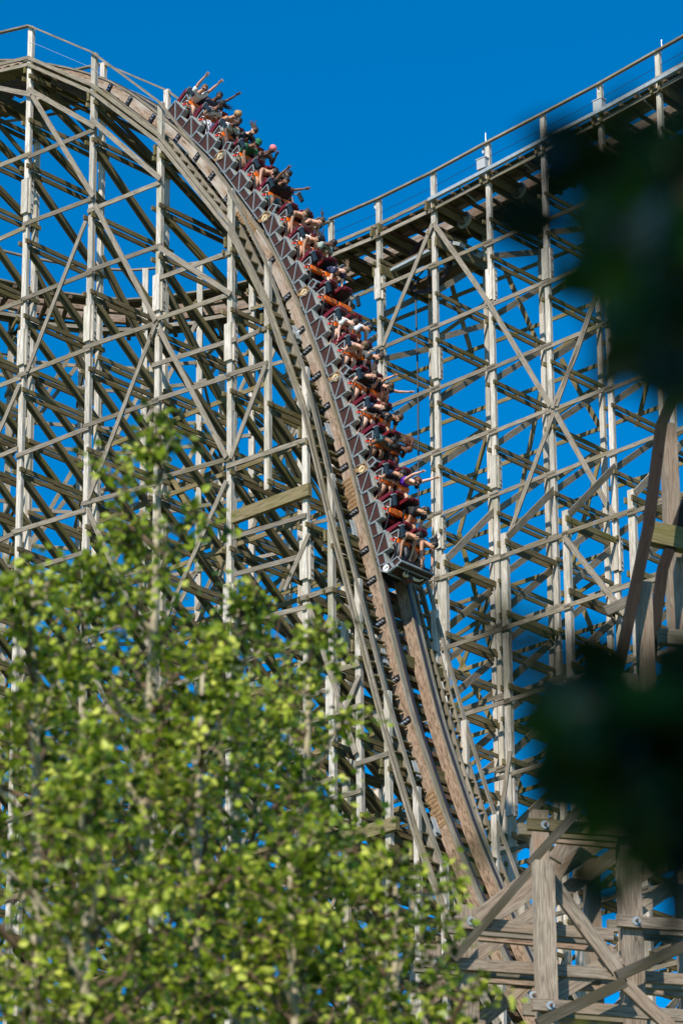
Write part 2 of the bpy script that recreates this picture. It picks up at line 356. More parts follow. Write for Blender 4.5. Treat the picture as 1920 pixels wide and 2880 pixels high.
def make_person(root, y, sp):
    """seated rider in the frame of its row: x forward, y across, z up"""
    R = random.Random(hash(sp['k']) if False else sum(ord(c) for c in sp['label']))
    lean = sp.get('lean', 0.5); k = sp.get('size', 1.0); sw = sp.get('sway', 0.0)
    hip = V((0.20, y, 0.47)); wa = V((0.235 + 0.03 * lean, y, 0.60)); ch = V((0.25 + 0.17 * lean, y + sw * .3, 0.80 - 0.03 * lean))
    nk = V((0.25 + 0.30 * lean, y + sw * .6, 0.945 - 0.07 * lean)); up = (nk - ch).normalized()
    fwd = V((1, 0, 0)); fwd = (fwd - up * fwd.dot(up) * 0.6).normalized()
    hd = nk + up * 0.115 + V((0.035, sw * .3, 0.02))
    nod = sp.get('nod', 0.3) * .55 - sp.get('pitch', .5)
    hu = (up * (1) + V((0.55 * nod, sp.get('tilt', 0), 0))).normalized(); hf = V((1, sp.get('turn', -0.55), -0.55 * nod)); hf = (hf - hu * hf.dot(hu)).normalized(); hl = hu.cross(hf)
    broad = sp.get('broad', 1.0)
    n = [(hip, 0.115), (wa, 0.098 * broad), (ch, 0.108 * broad), (nk - up * 0.03, 0.062), (nk + up * 0.03, 0.052),
         (hd - hu * 0.035 + hf * 0.012, 0.066), (hd + hu * 0.03, 0.088), (hd + hu * 0.085 - hf * 0.01, 0.066)]
    e = [(0, 1), (1, 2), (2, 3), (3, 4), (4, 5), (5, 6), (6, 7)]
    def add(parent, co, r): n.append((co, r)); e.append((parent, len(n) - 1)); return len(n) - 1
    shirt_n = [(hip + V((-.01, 0, .08)), 0.135 * broad), (wa, 0.135 * broad), (ch, 0.152 * broad), (nk - up * 0.05, 0.085 if sp.get('sleeve') != 'tank' else .05)]
    shirt_e = [(0, 1), (1, 2), (2, 3)]
    legs_n = [(hip, 0.135), (hip + V((0, 0, 0.06)), 0.118)]; legs_e = [(0, 1)]
    sleeve = sp.get('sleeve', 'tee'); bot = sp.get('bottom', 'shorts')
    for sgn, side in ((-1, 'near'), (1, 'far')):
        sh = ch + V((0.01, 0, 0)) + up * 0.075 + V((0, sgn * 0.165 * broad, 0))
        pose = sp.get('arms', 'grip'); pose = pose[0 if sgn < 0 else 1] if isinstance(pose, tuple) else pose
        if pose == 'up': el = sh + V((0.13, sgn * 0.09, 0.23)); hn = el + V((0.10, sgn * 0.05, 0.22))
        elif pose == 'high': el = sh + V((0.05, sgn * 0.06, 0.26)); hn = el + V((0.08, sgn * 0.02, 0.24))
        elif pose == 'out': el = sh + V((0.06, sgn * 0.24, 0.10)); hn = el + V((0.02, sgn * 0.21, 0.14))
        elif pose == 'reach': el = sh + V((0.26, sgn * 0.03, -0.06)); hn = el + V((0.22, -sgn * 0.02, -0.07))
        elif pose == 'brace': el = sh + V((0.20, sgn * 0.03, -0.17)); hn = el + V((0.19, -sgn * 0.03, -0.11))
        elif pose == 'face': el = sh + V((0.16, sgn * 0.07, -0.12)); hn = V((hd.x + 0.13, y + sgn * 0.12, hd.z - 0.03))
        else: el = sh + V((0.06, sgn * 0.10, -0.21)); hn = V((0.50, y + sgn * 0.10, 0.70))
        a0 = add(2, sh, 0.056); a1 = add(a0, sh.lerp(el, 0.5), 0.047); a2 = add(a1, el, 0.038); a3 = add(a2, el.lerp(hn, 0.45), 0.036); a4 = add(a3, hn, 0.025)
        d = (hn - el).normalized(); cross = d.cross(V((0, sgn, 0.3))).normalized(); wdt = cross.cross(d).normalized()
        if pose in ('up', 'high', 'out'): wdt, cross = V((0, 1, 0)) - d * d.y, d.cross(V((0, 1, 0)))
        wdt.normalize()
        pl = add(a4, hn + d * 0.055, 0.030)
        for fi in range(4):
            o_ = (fi - 1.5) * 0.020; fl = (0.070, 0.080, 0.075, 0.058)[fi]; curl = 0.25 if pose in ('up', 'high', 'out', 'reach') else 1.1
            b0 = hn + d * 0.085 + wdt * o_; f1 = add(pl, b0, 0.0105); f2 = add(f1, b0 + d * fl * 0.5 + cross * curl * 0.015 + wdt * o_ * 0.35, 0.0095)
            add(f2, b0 + d * fl * (1.0 - 0.45 * min(curl, 1)) + cross * curl * 0.045 + wdt * o_ * 0.6, 0.008)
        t1 = add(a4, hn + d * 0.035 - wdt * sgn * 0.042, 0.012); add(t1, hn + d * 0.075 - wdt * sgn * 0.062, 0.009)
        # legs
        th = hip + V((0.03, sgn * 0.085, -0.02)); kn = V((0.63, y + sgn * 0.13, 0.565)); an = V((0.80, y + sgn * 0.12, 0.20)); toe = an + V((0.16, 0, 0.0))
        l0 = add(0, th, 0.092); l1 = add(l0, th.lerp(kn, 0.55), 0.076); l2 = add(l1, kn, 0.057); l3 = add(l2, kn.lerp(an, 0.4), 0.053); l4 = add(l3, an, 0.036); add(l4, toe, 0.034)
        # clothes
        if sleeve != 'none':
            if sleeve == 'tank':
                shirt_n.append((ch + up * 0.07 + V((0, sgn * 0.09, 0)), 0.066)); shirt_e.append((2, len(shirt_n) - 1)); shirt_n.append((ch - up * 0.03 + V((0.01, sgn * 0.085 * broad, 0)), 0.098)); shirt_e.append((1, len(shirt_n) - 1))
            else:
                shirt_n.append((sh, 0.080)); shirt_e.append((2, len(shirt_n) - 1)); shirt_n.append((sh.lerp(el, 0.62), 0.070)); shirt_e.append((len(shirt_n) - 2, len(shirt_n) - 1))
                if sleeve == 'long':
                    shirt_n.append((el, 0.052)); shirt_e.append((len(shirt_n) - 2, len(shirt_n) - 1)); shirt_n.append((el.lerp(hn, 0.85), 0.040)); shirt_e.append((len(shirt_n) - 2, len(shirt_n) - 1))
        i0 = len(legs_n); legs_n.append((th, 0.106)); legs_e.append((0, i0))
        legs_n.append((th.lerp(kn, 0.62), 0.092)); legs_e.append((i0, i0 + 1))
        if bot in ('pants', 'long'):
            legs_n.append((kn, 0.073)); legs_e.append((i0 + 1, i0 + 2)); legs_n.append((kn.lerp(an, 0.45), 0.068)); legs_e.append((i0 + 2, i0 + 3)); legs_n.append((an, 0.052)); legs_e.append((i0 + 3, i0 + 4))
        elif bot == 'longshorts':
            legs_n.append((kn - V((.03, 0, 0)), 0.078)); legs_e.append((i0 + 1, i0 + 2))
        sh_mb = MB(); sh_mb.ball(an + V((0.075, 0, -0.045)), 0.06, 8, 6, 0, (2.0, 0.8, 0.75))
        so = sh_mb.build('shoe', cmat('shoe_leather', sp.get('shoe', (0.4, 0.4, 0.4))), root, True)
    # nose, ears joined through the skin chain
    add(6, hd + hf * 0.098 - hu * 0.005, 0.016)
    for sg in (-1, 1): add(6, hd + hl * sg * 0.082 - hf * 0.005, 0.017)
    me = skin_mesh('person', n, e); skin_c = SK[sp['skin']]
    me.materials.append(cmat('skin', skin_c, 0.55)); me.materials.append(M_EYE); me.materials.append(M_MOUTH); me.materials.append(M_TEETH)
    # face details appended to the body mesh
    fm = MB(); fr = Matrix((hf, hl, hu)).transposed()
    for sg in (-1, 1): fm.ball(hd + hf * 0.079 + hl * sg * 0.033 + hu * 0.022, 0.012, 6, 4, 1, (0.5, 1.3, 0.7), fr)
    mo = sp.get('mouth', 'open')
    fm.ball(hd + hf * 0.070 - hu * 0.052, 0.024 if mo == 'open' else 0.02, 8, 5, 2, (0.5, 1.0, 1.0 if mo == 'open' else 0.25), fr)
    if mo != 'shut': fm.ball(hd + hf * 0.078 - hu * 0.040, 0.018, 6, 4, 3, (0.4, 1.0, 0.35), fr)
    if sp.get('beard'): me.materials.append(cmat('beard', HR[sp['beard']])); fm.ball(hd + hf * 0.036 - hu * 0.062, 0.062, 10, 7, 4, (1.0, 1.02, 0.85), fr, 0.06)
    import bmesh
    bm = bmesh.new(); bm.from_mesh(me); o_ = [bm.verts.new(p) for p in fm.v]
    for f, mi in zip(fm.f, fm.mi):
        try: q = bm.faces.new([o_[i] for i in f]); q.material_index = mi; q.smooth = True
        except ValueError: pass
    bm.to_mesh(me); bm.free()
    body = bpy.data.objects.new('body', me); COL.objects.link(body); body.parent = root
    def child(name, nn, ee, m):
        mm = skin_mesh(name, nn, ee); mm.materials.append(m); o = bpy.data.objects.new(name, mm); COL.objects.link(o); o.parent = root; return o
    sc_ = sp.get('shirt', (0.02, 0.02, 0.02))
    if sleeve != 'none': child('shirt' if sleeve != 'tank' else 'tank_top', shirt_n, shirt_e, sc_ if isinstance(sc_, bpy.types.Material) else cmat('shirt_cloth', sc_))
    bc = sp.get('bcol', (0.03, 0.03, 0.035))
    child('trousers' if bot in ('pants',) else 'shorts', legs_n, legs_e, bc if isinstance(bc, bpy.types.Material) else cmat('trouser_cloth', bc))
    # hair
    hm = MB(); hc = HR[sp.get('hair', 'brown')]
    style = sp.get('hstyle', 'short')
    cs = 0.094 if style != 'curly' else 0.108
    if style != 'none':
        hm.ball(hd + hu * 0.040 - hf * 0.030, cs, 12, 9, 0, (1.0, 0.93, 0.95), fr, 0.03 if style != 'curly' else 0.12)
        hm.ball(hd - hf * 0.055 - hu * 0.01, 0.070, 10, 7, 0, (0.9, 1.0, 1.1), fr, 0.05)
    wind = V((-1, 0, 0.35)).normalized()
    def strand(start, dirv, L, r, wob=0.3):
        pts = [start]; d_ = dirv.normalized()
        for _ in range(5):
            d_ = (d_ + V((R.uniform(-wob, wob), R.uniform(-wob, wob), R.uniform(-wob, wob))) * 0.5).normalized(); pts.append(pts[-1] + d_ * L / 5)
        hm.tube(pts, [r, r * 1.1, r * 0.9, r * 0.7, r * 0.5, r * 0.15], 5)
    if style == 'bun': hm.ball(hd - hf * 0.10 + hu * 0.055, 0.045, 8, 6, 0, (1, 1, 1), fr, 0.12); [strand(hd + hu * .08 - hf * .08, wind, .12, .008) for _ in range(3)]
    if style == 'fly':
        for _ in range(14): strand(hd - hf * R.uniform(0.02, 0.09) + hu * R.uniform(0.0, 0.09) + hl * R.uniform(-0.06, 0.06), wind + hl * R.uniform(-.2, .2), R.uniform(0.18, 0.32), 0.016, 0.5)
    if style == 'bigfly':
        for _ in range(26): strand(hd - hf * R.uniform(0.0, 0.09) + hu * R.uniform(0.0, 0.09) + hl * R.uniform(-0.07, 0.07), wind + hl * R.uniform(-.25, .25) + hf * R.uniform(-.1, .3), R.uniform(0.25, 0.42), 0.018, 0.7)
    if style == 'pony':
        for _ in range(8): strand(hd - hf * 0.09 + hu * 0.05, wind + hl * R.uniform(-.1, .1), R.uniform(0.2, 0.3), 0.016, 0.35)
    if style == 'dreads':
        for _ in range(12): strand(hd - hf * 0.06 + hl * R.uniform(-.07, .07) + hu * R.uniform(-.03, .05), V((0.2, 1, -0.1)) + V((0, 0, R.uniform(-.2, .3))), R.uniform(0.2, 0.34), 0.013, 0.4)
    if hm.v: hm.build('hair', cmat('hair', hc, 0.6), root, True)
    if sp.get('glasses'):
        g = MB()
        for sg in (-1, 1): g.ball(hd + hf * 0.088 + hl * sg * 0.036 + hu * 0.022, 0.030, 8, 6, 0, (0.35, 1.0, 0.75), fr)
        for sg in (-1, 1): g.beam(hd + hf * 0.085 + hl * sg * 0.06 + hu * 0.025, hd + hl * sg * 0.09 + hu * 0.022, 0.008, 0.012)
        g.beam(hd + hf * 0.092 + hl * -.02 + hu * 0.028, hd + hf * 0.092 + hl * .02 + hu * 0.028, 0.008, 0.008)
        g.build('sunglasses', M_LENS, root, True)
    if sp.get('cap'):
        c_ = MB(); c_.ball(hd + hu * 0.072 - hf * 0.018, 0.100, 14, 9, 0, (1.02, 0.95, 0.82), fr)
        if sp.get('brim', True):
            br_ = sp.get('brimdir', 1)
            pts = [hd + hu * 0.066 + hf * br_ * (0.07 + 0.10 * math.cos(a)) + hl * 0.085 * math.sin(a) for a in [math.pi * (-0.5 + i / 8) for i in range(9)]]
            c_.prism(pts, hu * 0.012, 1)
        c_.build('cap', [cmat('cap_cloth', sp['cap']), cmat('cap_brim', sp.get('brimcol', sp['cap']))], root, True)
    if sp.get('band'):
        pass
    return body

M_FLORAL = pattern_mat('white_floral_cloth', (0.74, 0.72, 0.66), [(0.10, 0.22, 0.12), (0.55, 0.22, 0.10)], 16, 0.54)
M_BWPRINT = pattern_mat('black_white_print_cloth', (0.02, 0.02, 0.022), [(0.70, 0.68, 0.66)], 11, 0.50)
M_SCRIPT = pattern_mat('white_printed_cloth', (0.74, 0.73, 0.76), [(0.05, 0.05, 0.08)], 18, 0.57)
M_STRIPE = stripes_mat()
BLK = (0.014, 0.014, 0.017); NVY = (0.012, 0.022, 0.075); WHT = (0.76, 0.75, 0.74)
PEOPLE = {
 (0, 0, 0): dict(label='person in white T-shirt and sunglasses throwing both arms high, back row of the train', skin='light', hair='lbrown', glasses=1, shirt=WHT, bcol=(0.10, 0.10, 0.10), arms='high', lean=0.25, nod=0.1, mouth='smile'),
 (0, 0, 1): dict(label='person in dark grey shirt with one hand raised, half hidden in the back row', skin='dark', hair='black', shirt=(0.05, 0.06, 0.09), arms=('grip', 'up'), lean=0.25, mouth='shut'),
 (0, 1, 0): dict(label='bearded person in black cap, sunglasses and black shirt with white print', skin='brown', hair='black', hstyle='dreads', beard='black', glasses=1, cap=BLK, brim=False, shirt=M_BWPRINT, bottom='pants', bcol=M_SCRIPT, arms='grip', lean=0.35, nod=0, broad=1.12, mouth='shut'),
 (0, 1, 1): dict(label='person with blond curly hair and sunglasses behind the black capped rider', skin='tan', hair='blond', hstyle='curly', glasses=1, sleeve='tank', shirt=(0.5, 0.14, 0.05), arms='brace', lean=0.55, nod=0.3),
 (0, 2, 0): dict(label='smiling person in white shirt with green floral print', skin='dark', hair='black', shirt=M_FLORAL, bcol=M_FLORAL, arms='brace', lean=0.45, nod=0.2, broad=1.15, mouth='smile', beard='black'),
 (0, 2, 1): dict(label='person in black long sleeved shirt with brown hair blown upwards', skin='pale', hair='brown', hstyle='fly', beard='brown', sleeve='long', shirt=BLK, arms='brace', lean=0.6, nod=0.7, mouth='smile'),
 (1, 0, 0): dict(label='person in green T-shirt, green cap and khaki shorts leaning on both arms', skin='brown', hair='black', glasses=1, cap=(0.01, 0.13, 0.05), shirt=(0.012, 0.12, 0.045), bottom='longshorts', bcol=(0.30, 0.25, 0.14), arms='brace', lean=0.45, nod=0.15, broad=1.1),
 (1, 0, 1): dict(label='person in pink cap and grey vest holding both hands to the face', skin='dark', hair='black', cap=(0.75, 0.20, 0.22), brimcol=(0.8, 0.16, 0.05), brimdir=-1, sleeve='tank', shirt=(0.30, 0.32, 0.36), arms='face', lean=0.35, nod=0.3, mouth='shut'),
 (1, 1, 0): dict(label='shirtless person bent forward over the lap bar with head down', skin='tan', hair='black', sleeve='none', bcol=(0.03, 0.03, 0.04), arms='brace', lean=1.15, nod=1.4, mouth='shut'),
 (1, 1, 1): dict(label='dark haired person in black shirt behind the shirtless rider', skin='tan', hair='black', shirt=BLK, arms='grip', lean=0.75, nod=0.4, mouth='smile'),
 (1, 2, 0): dict(label='person in black T-shirt and teal shorts shouting with both arms stretched up', skin='brown', hair='black', hstyle='fly', beard='black', shirt=BLK, bottom='longshorts', bcol=(0.012, 0.16, 0.20), arms=('high', 'out'), lean=0.35, nod=0.35, broad=1.15),
 (2, 0, 0): dict(label='person in black tank top with brown hair in a bun leaning onto both arms', skin='tan', hair='brown', hstyle='bun', sleeve='tank', shirt=BLK, bcol=(0.02, 0.03, 0.12), arms='brace', lean=0.7, nod=0.7, mouth='smile'),
 (2, 0, 1): dict(label='person in black strappy top with dark hair flying straight up beside the bun haired rider', skin='light', hair='brown', hstyle='pony', sleeve='tank', shirt=BLK, arms='grip', lean=0.75, nod=0.5),
 (2, 1, 0): dict(label='person in white tank top and denim shorts with long dark hair blown up', skin='tan', hair='black', hstyle='fly', sleeve='tank', shirt=WHT, bcol=(0.08, 0.16, 0.30), arms='brace', lean=0.85, nod=0.8, mouth='smile'),
 (2, 1, 1): dict(label='person with short black hair and pale green T-shirt looking down', skin='dark', hair='black', shirt=(0.34, 0.42, 0.38), arms='brace', lean=0.65, nod=0.6),
 (2, 2, 1): dict(label='person in navy T-shirt beside an empty near seat, hair blown back, arms braced down', skin='pale', hair='lbrown', hstyle='pony', shirt=NVY, bcol=(0.04, 0.04, 0.05), arms='brace', lean=0.85, nod=0.9),
 (3, 1, 0): dict(label='person in white T-shirt and black shorts with dark hair in a bun, screaming', skin='pale', hair='brown', hstyle='bun', shirt=(0.74, 0.72, 0.66), bottom='longshorts', bcol=BLK, arms='brace', lean=0.9, nod=0.6),
 (3, 1, 1): dict(label='person in bluish white T-shirt with black tied hair on the far seat', skin='tan', hair='black', hstyle='bun', shirt=(0.62, 0.66, 0.76), arms='brace', lean=0.8, nod=0.8, mouth='smile'),
 (3, 2, 0): dict(label='person in orange, white and blue striped tank top with curly fair hair', skin='light', hair='lbrown', hstyle='curly', sleeve='tank', shirt=M_STRIPE, bcol=(0.4, 0.12, 0.03), arms='grip', lean=0.65, nod=0.4),
 (3, 2, 1): dict(label='person in dark grey T-shirt and black trousers, brown hair tied up, arms braced', skin='light', hair='brown', hstyle='bun', shirt=(0.085, 0.095, 0.095), bottom='pants', bcol=BLK, arms='brace', lean=0.9, nod=0.8, mouth='smile'),
 (4, 0, 0): dict(label='laughing person in black T-shirt with one fist at the chest and hair blown up', skin='light', hair='brown', hstyle='fly', shirt=BLK, arms=('grip', 'face'), lean=0.35, nod=0.3, broad=1.12),
 (4, 0, 1): dict(label='person in navy T-shirt stretching one arm up and one arm out sideways', skin='light', hair='brown', shirt=NVY, arms=('high', 'out'), lean=0.65, nod=0.6, mouth='smile'),
 (4, 1, 0): dict(label='person in navy T-shirt with long wavy brown hair streaming upwards', skin='pale', hair='auburn', hstyle='bigfly', shirt=NVY, arms='grip', lean=0.5, nod=0.5, mouth='smile'),
 (4, 1, 1): dict(label='person in black T-shirt with tied brown hair bracing straight arms, far seat', skin='tan', hair='brown', hstyle='bun', shirt=(0.02, 0.022, 0.028), arms='brace', lean=0.8, nod=0.7, mouth='smile'),
 (4, 2, 0): dict(label='person in teal T-shirt with black hair in a bun looking down', skin='brown', hair='black', hstyle='bun', shirt=(0.10, 0.22, 0.26), arms='grip', lean=0.85, nod=0.7, mouth='smile'),
 (4, 2, 1): dict(label='person in black top with mass of reddish brown curls flying over the head', skin='dark', hair='auburn', hstyle='bigfly', shirt=BLK, bcol=(0.12, 0.09, 0.05), arms='grip', lean=0.95, nod=1.1, mouth='shut'),
 (5, 0, 0): dict(label='person in navy T-shirt with black hair, hand resting on the thigh, in the front car', skin='tan', hair='black', shirt=NVY, bcol=(0.25, 0.02, 0.03), arms='grip', lean=0.55, nod=0.6, mouth='smile'),
 (5, 0, 1): dict(label='person in purple tank top and pink glasses raising both arms', skin='pale', hair='auburn', glasses=1, sleeve='tank', shirt=(0.11, 0.01, 0.42), bcol=(0.10, 0.06, 0.08), arms='high', lean=0.6, nod=0.4),
 (5, 1, 1): dict(label='bearded person in black T-shirt beside an empty seat in the front car', skin='tan', hair='black', beard='black', shirt=BLK, bcol=(0.05, 0.05, 0.06), arms='brace', lean=0.55, nod=0.5, broad=1.12, mouth='smile'),
 (5, 2, 0): dict(label='person in black tank top and grey trousers in the foremost row, near seat', skin='tan', hair='black', hstyle='bun', sleeve='tank', shirt=BLK, bottom='pants', bcol=(0.11, 0.11, 0.12), arms='brace', lean=0.6, nod=0.6, mouth='smile'),
 (5, 2, 1): dict(label='person in black tank top with dark hair flying up, foremost row far seat', skin='tan', hair='black', hstyle='fly', sleeve='tank', shirt=BLK, arms='reach', lean=0.75, nod=0.8, mouth='smile'),
}
# place the cars: find the arc position at which each badge projects to its place in the photograph
BADGE = [(613, 439), (744, 612), (848, 822), (940, 1061), (1017, 1320), (1084.6, 1599)]
CLEAR = 0.38; YOFF = BF - 0.12 - 0.02
def car_matrix(u):
    s1, z1, T1, N1 = frame_at(u + 0.5); s2, z2, T2, N2 = frame_at(u + 2.9)
    p1 = W(P0L, s1, YOFF, z1) + N1 * CLEAR; p2 = W(P0L, s2, YOFF, z2) + N2 * CLEAR
    T = (p2 - p1).normalized(); N = T.cross(B).normalized()
    if N.z < 0: N = -N
    o = p1 - T * 0.5; m = Matrix((T, B, N)).transposed().to_4x4(); m.translation = o; return m
CARS = []
for bx_, by_ in BADGE:
    best = None
    u = 2.0
    while u < UTOT - 4:
        q = proj(car_matrix(u) @ V((3.16, 0, 0.2))); d = abs(q[1] - by_)
        if best is None or d < best[0]: best = (d, u)
        u += 0.03
    CARS.append(car_matrix(best[1]))
ROWX = 1.02
if True:
    for (c, r, s_), sp in PEOPLE.items():
        sp['k'] = str((c, r, s_)); sp['pitch'] = (.45, .7, 1.0, 1.2, 1.3, 1.35)[c]
        root = thing('person', sp['label'], 'person', group='riders on the coaster train')
        m = CARS[c] @ Matrix.Translation((ROWX * r - 0.04, -0.07, -0.01)) @ Matrix.Scale(1.18, 4)
        root.matrix_world = m
        make_person(root, 0.36 if s_ == 0 else 0.90, sp)

# =================================================================== TRAIN
def panel_frame(mb, pts, y, th=0.035, tube_=0.028, diag=None, mi_panel=0, mi_frame=1):
    """flat side panel at y with raised grey border; pts in (x, z)"""
    P = [V((a, y + 0.012, b)) for a, b in pts]
    mb.prism(P, V((0, th, 0)), mi_panel)
    n_ = len(pts)
    for i in range(n_):
        a = V((pts[i][0], y, pts[i][1])); b = V((pts[(i + 1) % n_][0], y, pts[(i + 1) % n_][1]))
        mb.beam(a, b, 0.036, tube_ * 1.2, V((0, 0, 1)) if abs((b - a).z) < abs((b - a).x) else V((1, 0, 0)), mi=mi_frame)
    if diag:
        a, b = diag; mb.beam(V((a[0], y, a[1])), V((b[0], y, b[1])), 0.035, 0.035, V((1, 0, 0)), mi=mi_frame)
def text_mesh(txt, size):
    cu = bpy.data.curves.new('t', 'FONT'); cu.body = txt; cu.size = size; cu.align_x = 'CENTER'; cu.align_y = 'CENTER'; cu.extrude = 0.004
    ob = bpy.data.objects.new('t', cu); COL.objects.link(ob); dg = bpy.context.evaluated_depsgraph_get()
    me = bpy.data.meshes.new_from_object(ob.evaluated_get(dg), depsgraph=dg); bpy.data.objects.remove(ob); bpy.data.curves.remove(cu); return me
CW = 1.34
def make_car(root, front):
    def part(mb, name, mats, smooth=False, parent=None, label=None):
        o = mb.build(name, mats, parent or root, smooth)
        if label: o['label'] = label
        return o
    # chassis and floor
    mb = MB(); mb.bx((1.62, CW / 2, 0.06), (3.1, CW - 0.1, 0.10)); mb.bx((1.62, CW / 2, -0.12), (2.9, 0.5, 0.2))
    part(mb, 'chassis', M_BLACK)
    for side, y in ((0, 0.0), (1, CW)):
        for k in range(3):
            x0 = ROWX * k; yy = y if side == 0 else y - 0.05
            mb = MB(); panel_frame(mb, [(x0, 0), (x0 + .05, .47), (x0 + .63, .45), (x0 + .59, 0)], yy, diag=((x0 + .57, 0.02), (x0 + .06, .45)))
            mb.bx((x0 + .34, yy + (.09 if side == 0 else -.04), .47), (.56, .16, .035), 2); mb.bx((x0 + .63, yy + (.09 if side == 0 else -.04), .25), (.04, .17, .42), 1)
            part(mb, 'side_panel', [M_CBROWN, M_CGREY, M_CWORN])
            mb = MB(); x1 = x0 + 1.02 if k < 2 else x0 + 0.94
            panel_frame(mb, [(x0 + .60, 0), (x0 + .645, .245), (x1 + .02, .235), (x1, 0)], yy)
            mb.bx((x0 + .83, yy + (.10 if side == 0 else -.05), .25), (.36, .18, .03), 2)
            part(mb, 'step_panel', [M_CBROWN, M_CGREY, M_CWORN])
            yw = yy + (.13 if side == 0 else -.13)
            mb = MB(); panel_frame(mb, [(x0 + .16, .52), (x0 + .18, .82), (x0 + .385, .74), (x0 + .486, .52)], yw)
            part(mb, 'wing_panel', [M_CBROWN, M_CGREY])
        # nose side
        yy = y if side == 0 else y - 0.05; x0 = 2.04
        mb = MB(); mats = [M_CBROWN if front else M_TAN, M_CGREY if front else M_TAN, M_CREAM if not front else M_WHITE]
        pl = [(x0 + .93, 0), (x0 + 1.02, .35), (x0 + 1.24, .42), (x0 + 1.26, .2), (x0 + 1.08, .0)]
        panel_frame(mb, pl, yy)
        part(mb, 'nose_cheek', mats)
        mb = MB(); panel_frame(mb, [(x0 + 1.03, .40), (x0 + 1.0, .64), (x0 + 1.17, .71), (x0 + 1.235, .45)], yy + .02)
        part(mb, 'nose_cheek', [M_CBROWN, M_CGREY])
        ctr = V((x0 + 1.115, yy - 0.012 if side == 0 else yy + .07, .19)); mb = MB()
        pts = [ctr + V((math.cos(a) * .105, 0, math.sin(a) * .105)) for a in [2 * math.pi * i / 20 for i in range(20)]]
        mb.prism(pts, V((0, .012, 0))); bo = part(mb, 'badge', M_WHITE if front else M_CREAM)
        if side == 0:
            for txt, dz in (('B', 0.040), (str(6 - root['_n']), -0.042)):
                me = text_mesh(txt, 0.10); me.materials.append(M_BLACK); o = bpy.data.objects.new('badge_letter', me); COL.objects.link(o); o.parent = bo
                o.matrix_local = Matrix.Translation(ctr + V((0, -0.004, dz))) @ Matrix.Rotation(math.pi / 2, 4, 'X')
    # nose front wall
    mb = MB(); x0 = 2.04
    mb.prism([V((x0 + 1.235, 0.02, .18)), V((x0 + 1.20, .02, .68)), V((x0 + 1.22, .02, .68)), V((x0 + 1.27, .02, .18))], V((0, CW - .04, 0)), 0)
    mb.beam(V((x0 + 1.19, 0, .71)), V((x0 + 1.19, CW, .71)), .06, .05, mi=1); mb.beam(V((x0 + 1.255, 0, .56)), V((x0 + 1.255, CW, .56)), .04, .045, mi=1)
    mb.prism([V((x0 + 1.245, 0.02, .57)), V((x0 + 1.215, .02, .69)), V((x0 + 1.235, .02, .69)), V((x0 + 1.262, .02, .57))], V((0, CW - .04, 0)), 0)
    mb.beam(V((x0 + 1.27, 0.02, .19)), V((x0 + 1.27, CW - .02, .19)), .05, .05, mi=1)
    for yv in (0.03, CW - .03): mb.beam(V((x0 + 1.27, yv, .19)), V((x0 + 1.2, yv, .71)), .05, .045, mi=1)
    mb.beam(V((x0 + 1.285, .45, .55)), V((x0 + 1.295, .62, .2)), .03, .03, mi=1)
    part(mb, 'nose_wall', [M_CBROWN, M_CGREY])
    mb = MB(); mb.bx((x0 + 1.02, CW / 2, .36), (.04, CW - .12, .6)); part(mb, 'bulkhead', M_BLACK)
    # rows of seats
    for k in range(3):
        x0 = ROWX * k
        for yc in (0.37, 0.99):
            mb = MB()
            prof = [(-.07, .26), (-.03, .88), (.01, .95), (.06, .92), (.06, .60), (.10, .40), (.52, .42), (.58, .36), (.56, .22)]
            mb.prism([V((x0 + a, yc - .25, b)) for a, b in prof], V((0, .5, 0)))
            seat = part(mb, 'seat', M_CRIM)
            mb = MB(); mb.prism([V((x0 + a, yc - .19, b)) for a, b in [(.05, .58), (.045, .90), (.075, .90), (.09, .58)]], V((0, .38, 0)))
            mb.prism([V((x0 + a, yc - .19, b)) for a, b in [(.12, .39), (.14, .44), (.50, .455), (.51, .41)]], V((0, .38, 0)))
            part(mb, 'seat_pad', M_SEATPAD, False, seat)
            mb = MB(); mb.bx((x0 + .02, yc, .975), (.09, .26, .08), 0, Matrix.Rotation(-.3, 3, 'Y')); part(mb, 'headrest', M_CRIM, False, seat)
            # lap bar
            lb = MB()
            lb.prism([V((x0 + a, yc - .24, b)) for a, b in [(.37, .585), (.35, .69), (.43, .735), (.54, .68), (.52, .585)]], V((0, .48, 0)))
            lap = part(lb, 'lap_bar', M_ORANGE)
            arm = MB(); ya = yc - .27
            arm.tube([V((x0 + .42, ya, .66)), V((x0 + .56, ya, .66)), V((x0 + .72, ya, .58)), V((x0 + .90, ya, .44)), V((x0 + 1.0, ya, .32))], .022, 7)
            part(arm, 'lap_bar_arm', M_BLACK, True, lap)
            st = MB(); st.tube([V((x0 + .30, ya + .01, .55)), V((x0 + .33, ya, .66)), V((x0 + .42, ya, .69))], .012, 5); part(st, 'grab_handle', M_CHROME, True, lap)
        for yb, sg in ((0.06, 1), (CW - .06, -1)):
            mb = MB(); mb.bx((x0 + .37, yb, .97), (.31, .065, .11), 0, Matrix.Rotation(.16, 3, 'Y')); mb.bx((x0 + .19, yb, .995), (.025, .085, .135), 1, Matrix.Rotation(.16, 3, 'Y'))
            mb.tube([V((x0 + .20, yb, .96)), V((x0 + .10, yb + sg * .05, .88)), V((x0 + .03, yb + sg * .12, .80))], .02, 6, 1)
            part(mb, 'side_bolster', [M_NAVY, M_CGREY])
        mb = MB(); mb.bx((x0 + .36, 0.10, .55), (.12, .03, .03), 0, Matrix.Rotation(-.5, 3, 'Y')); part(mb, 'seat_belt', M_RED)
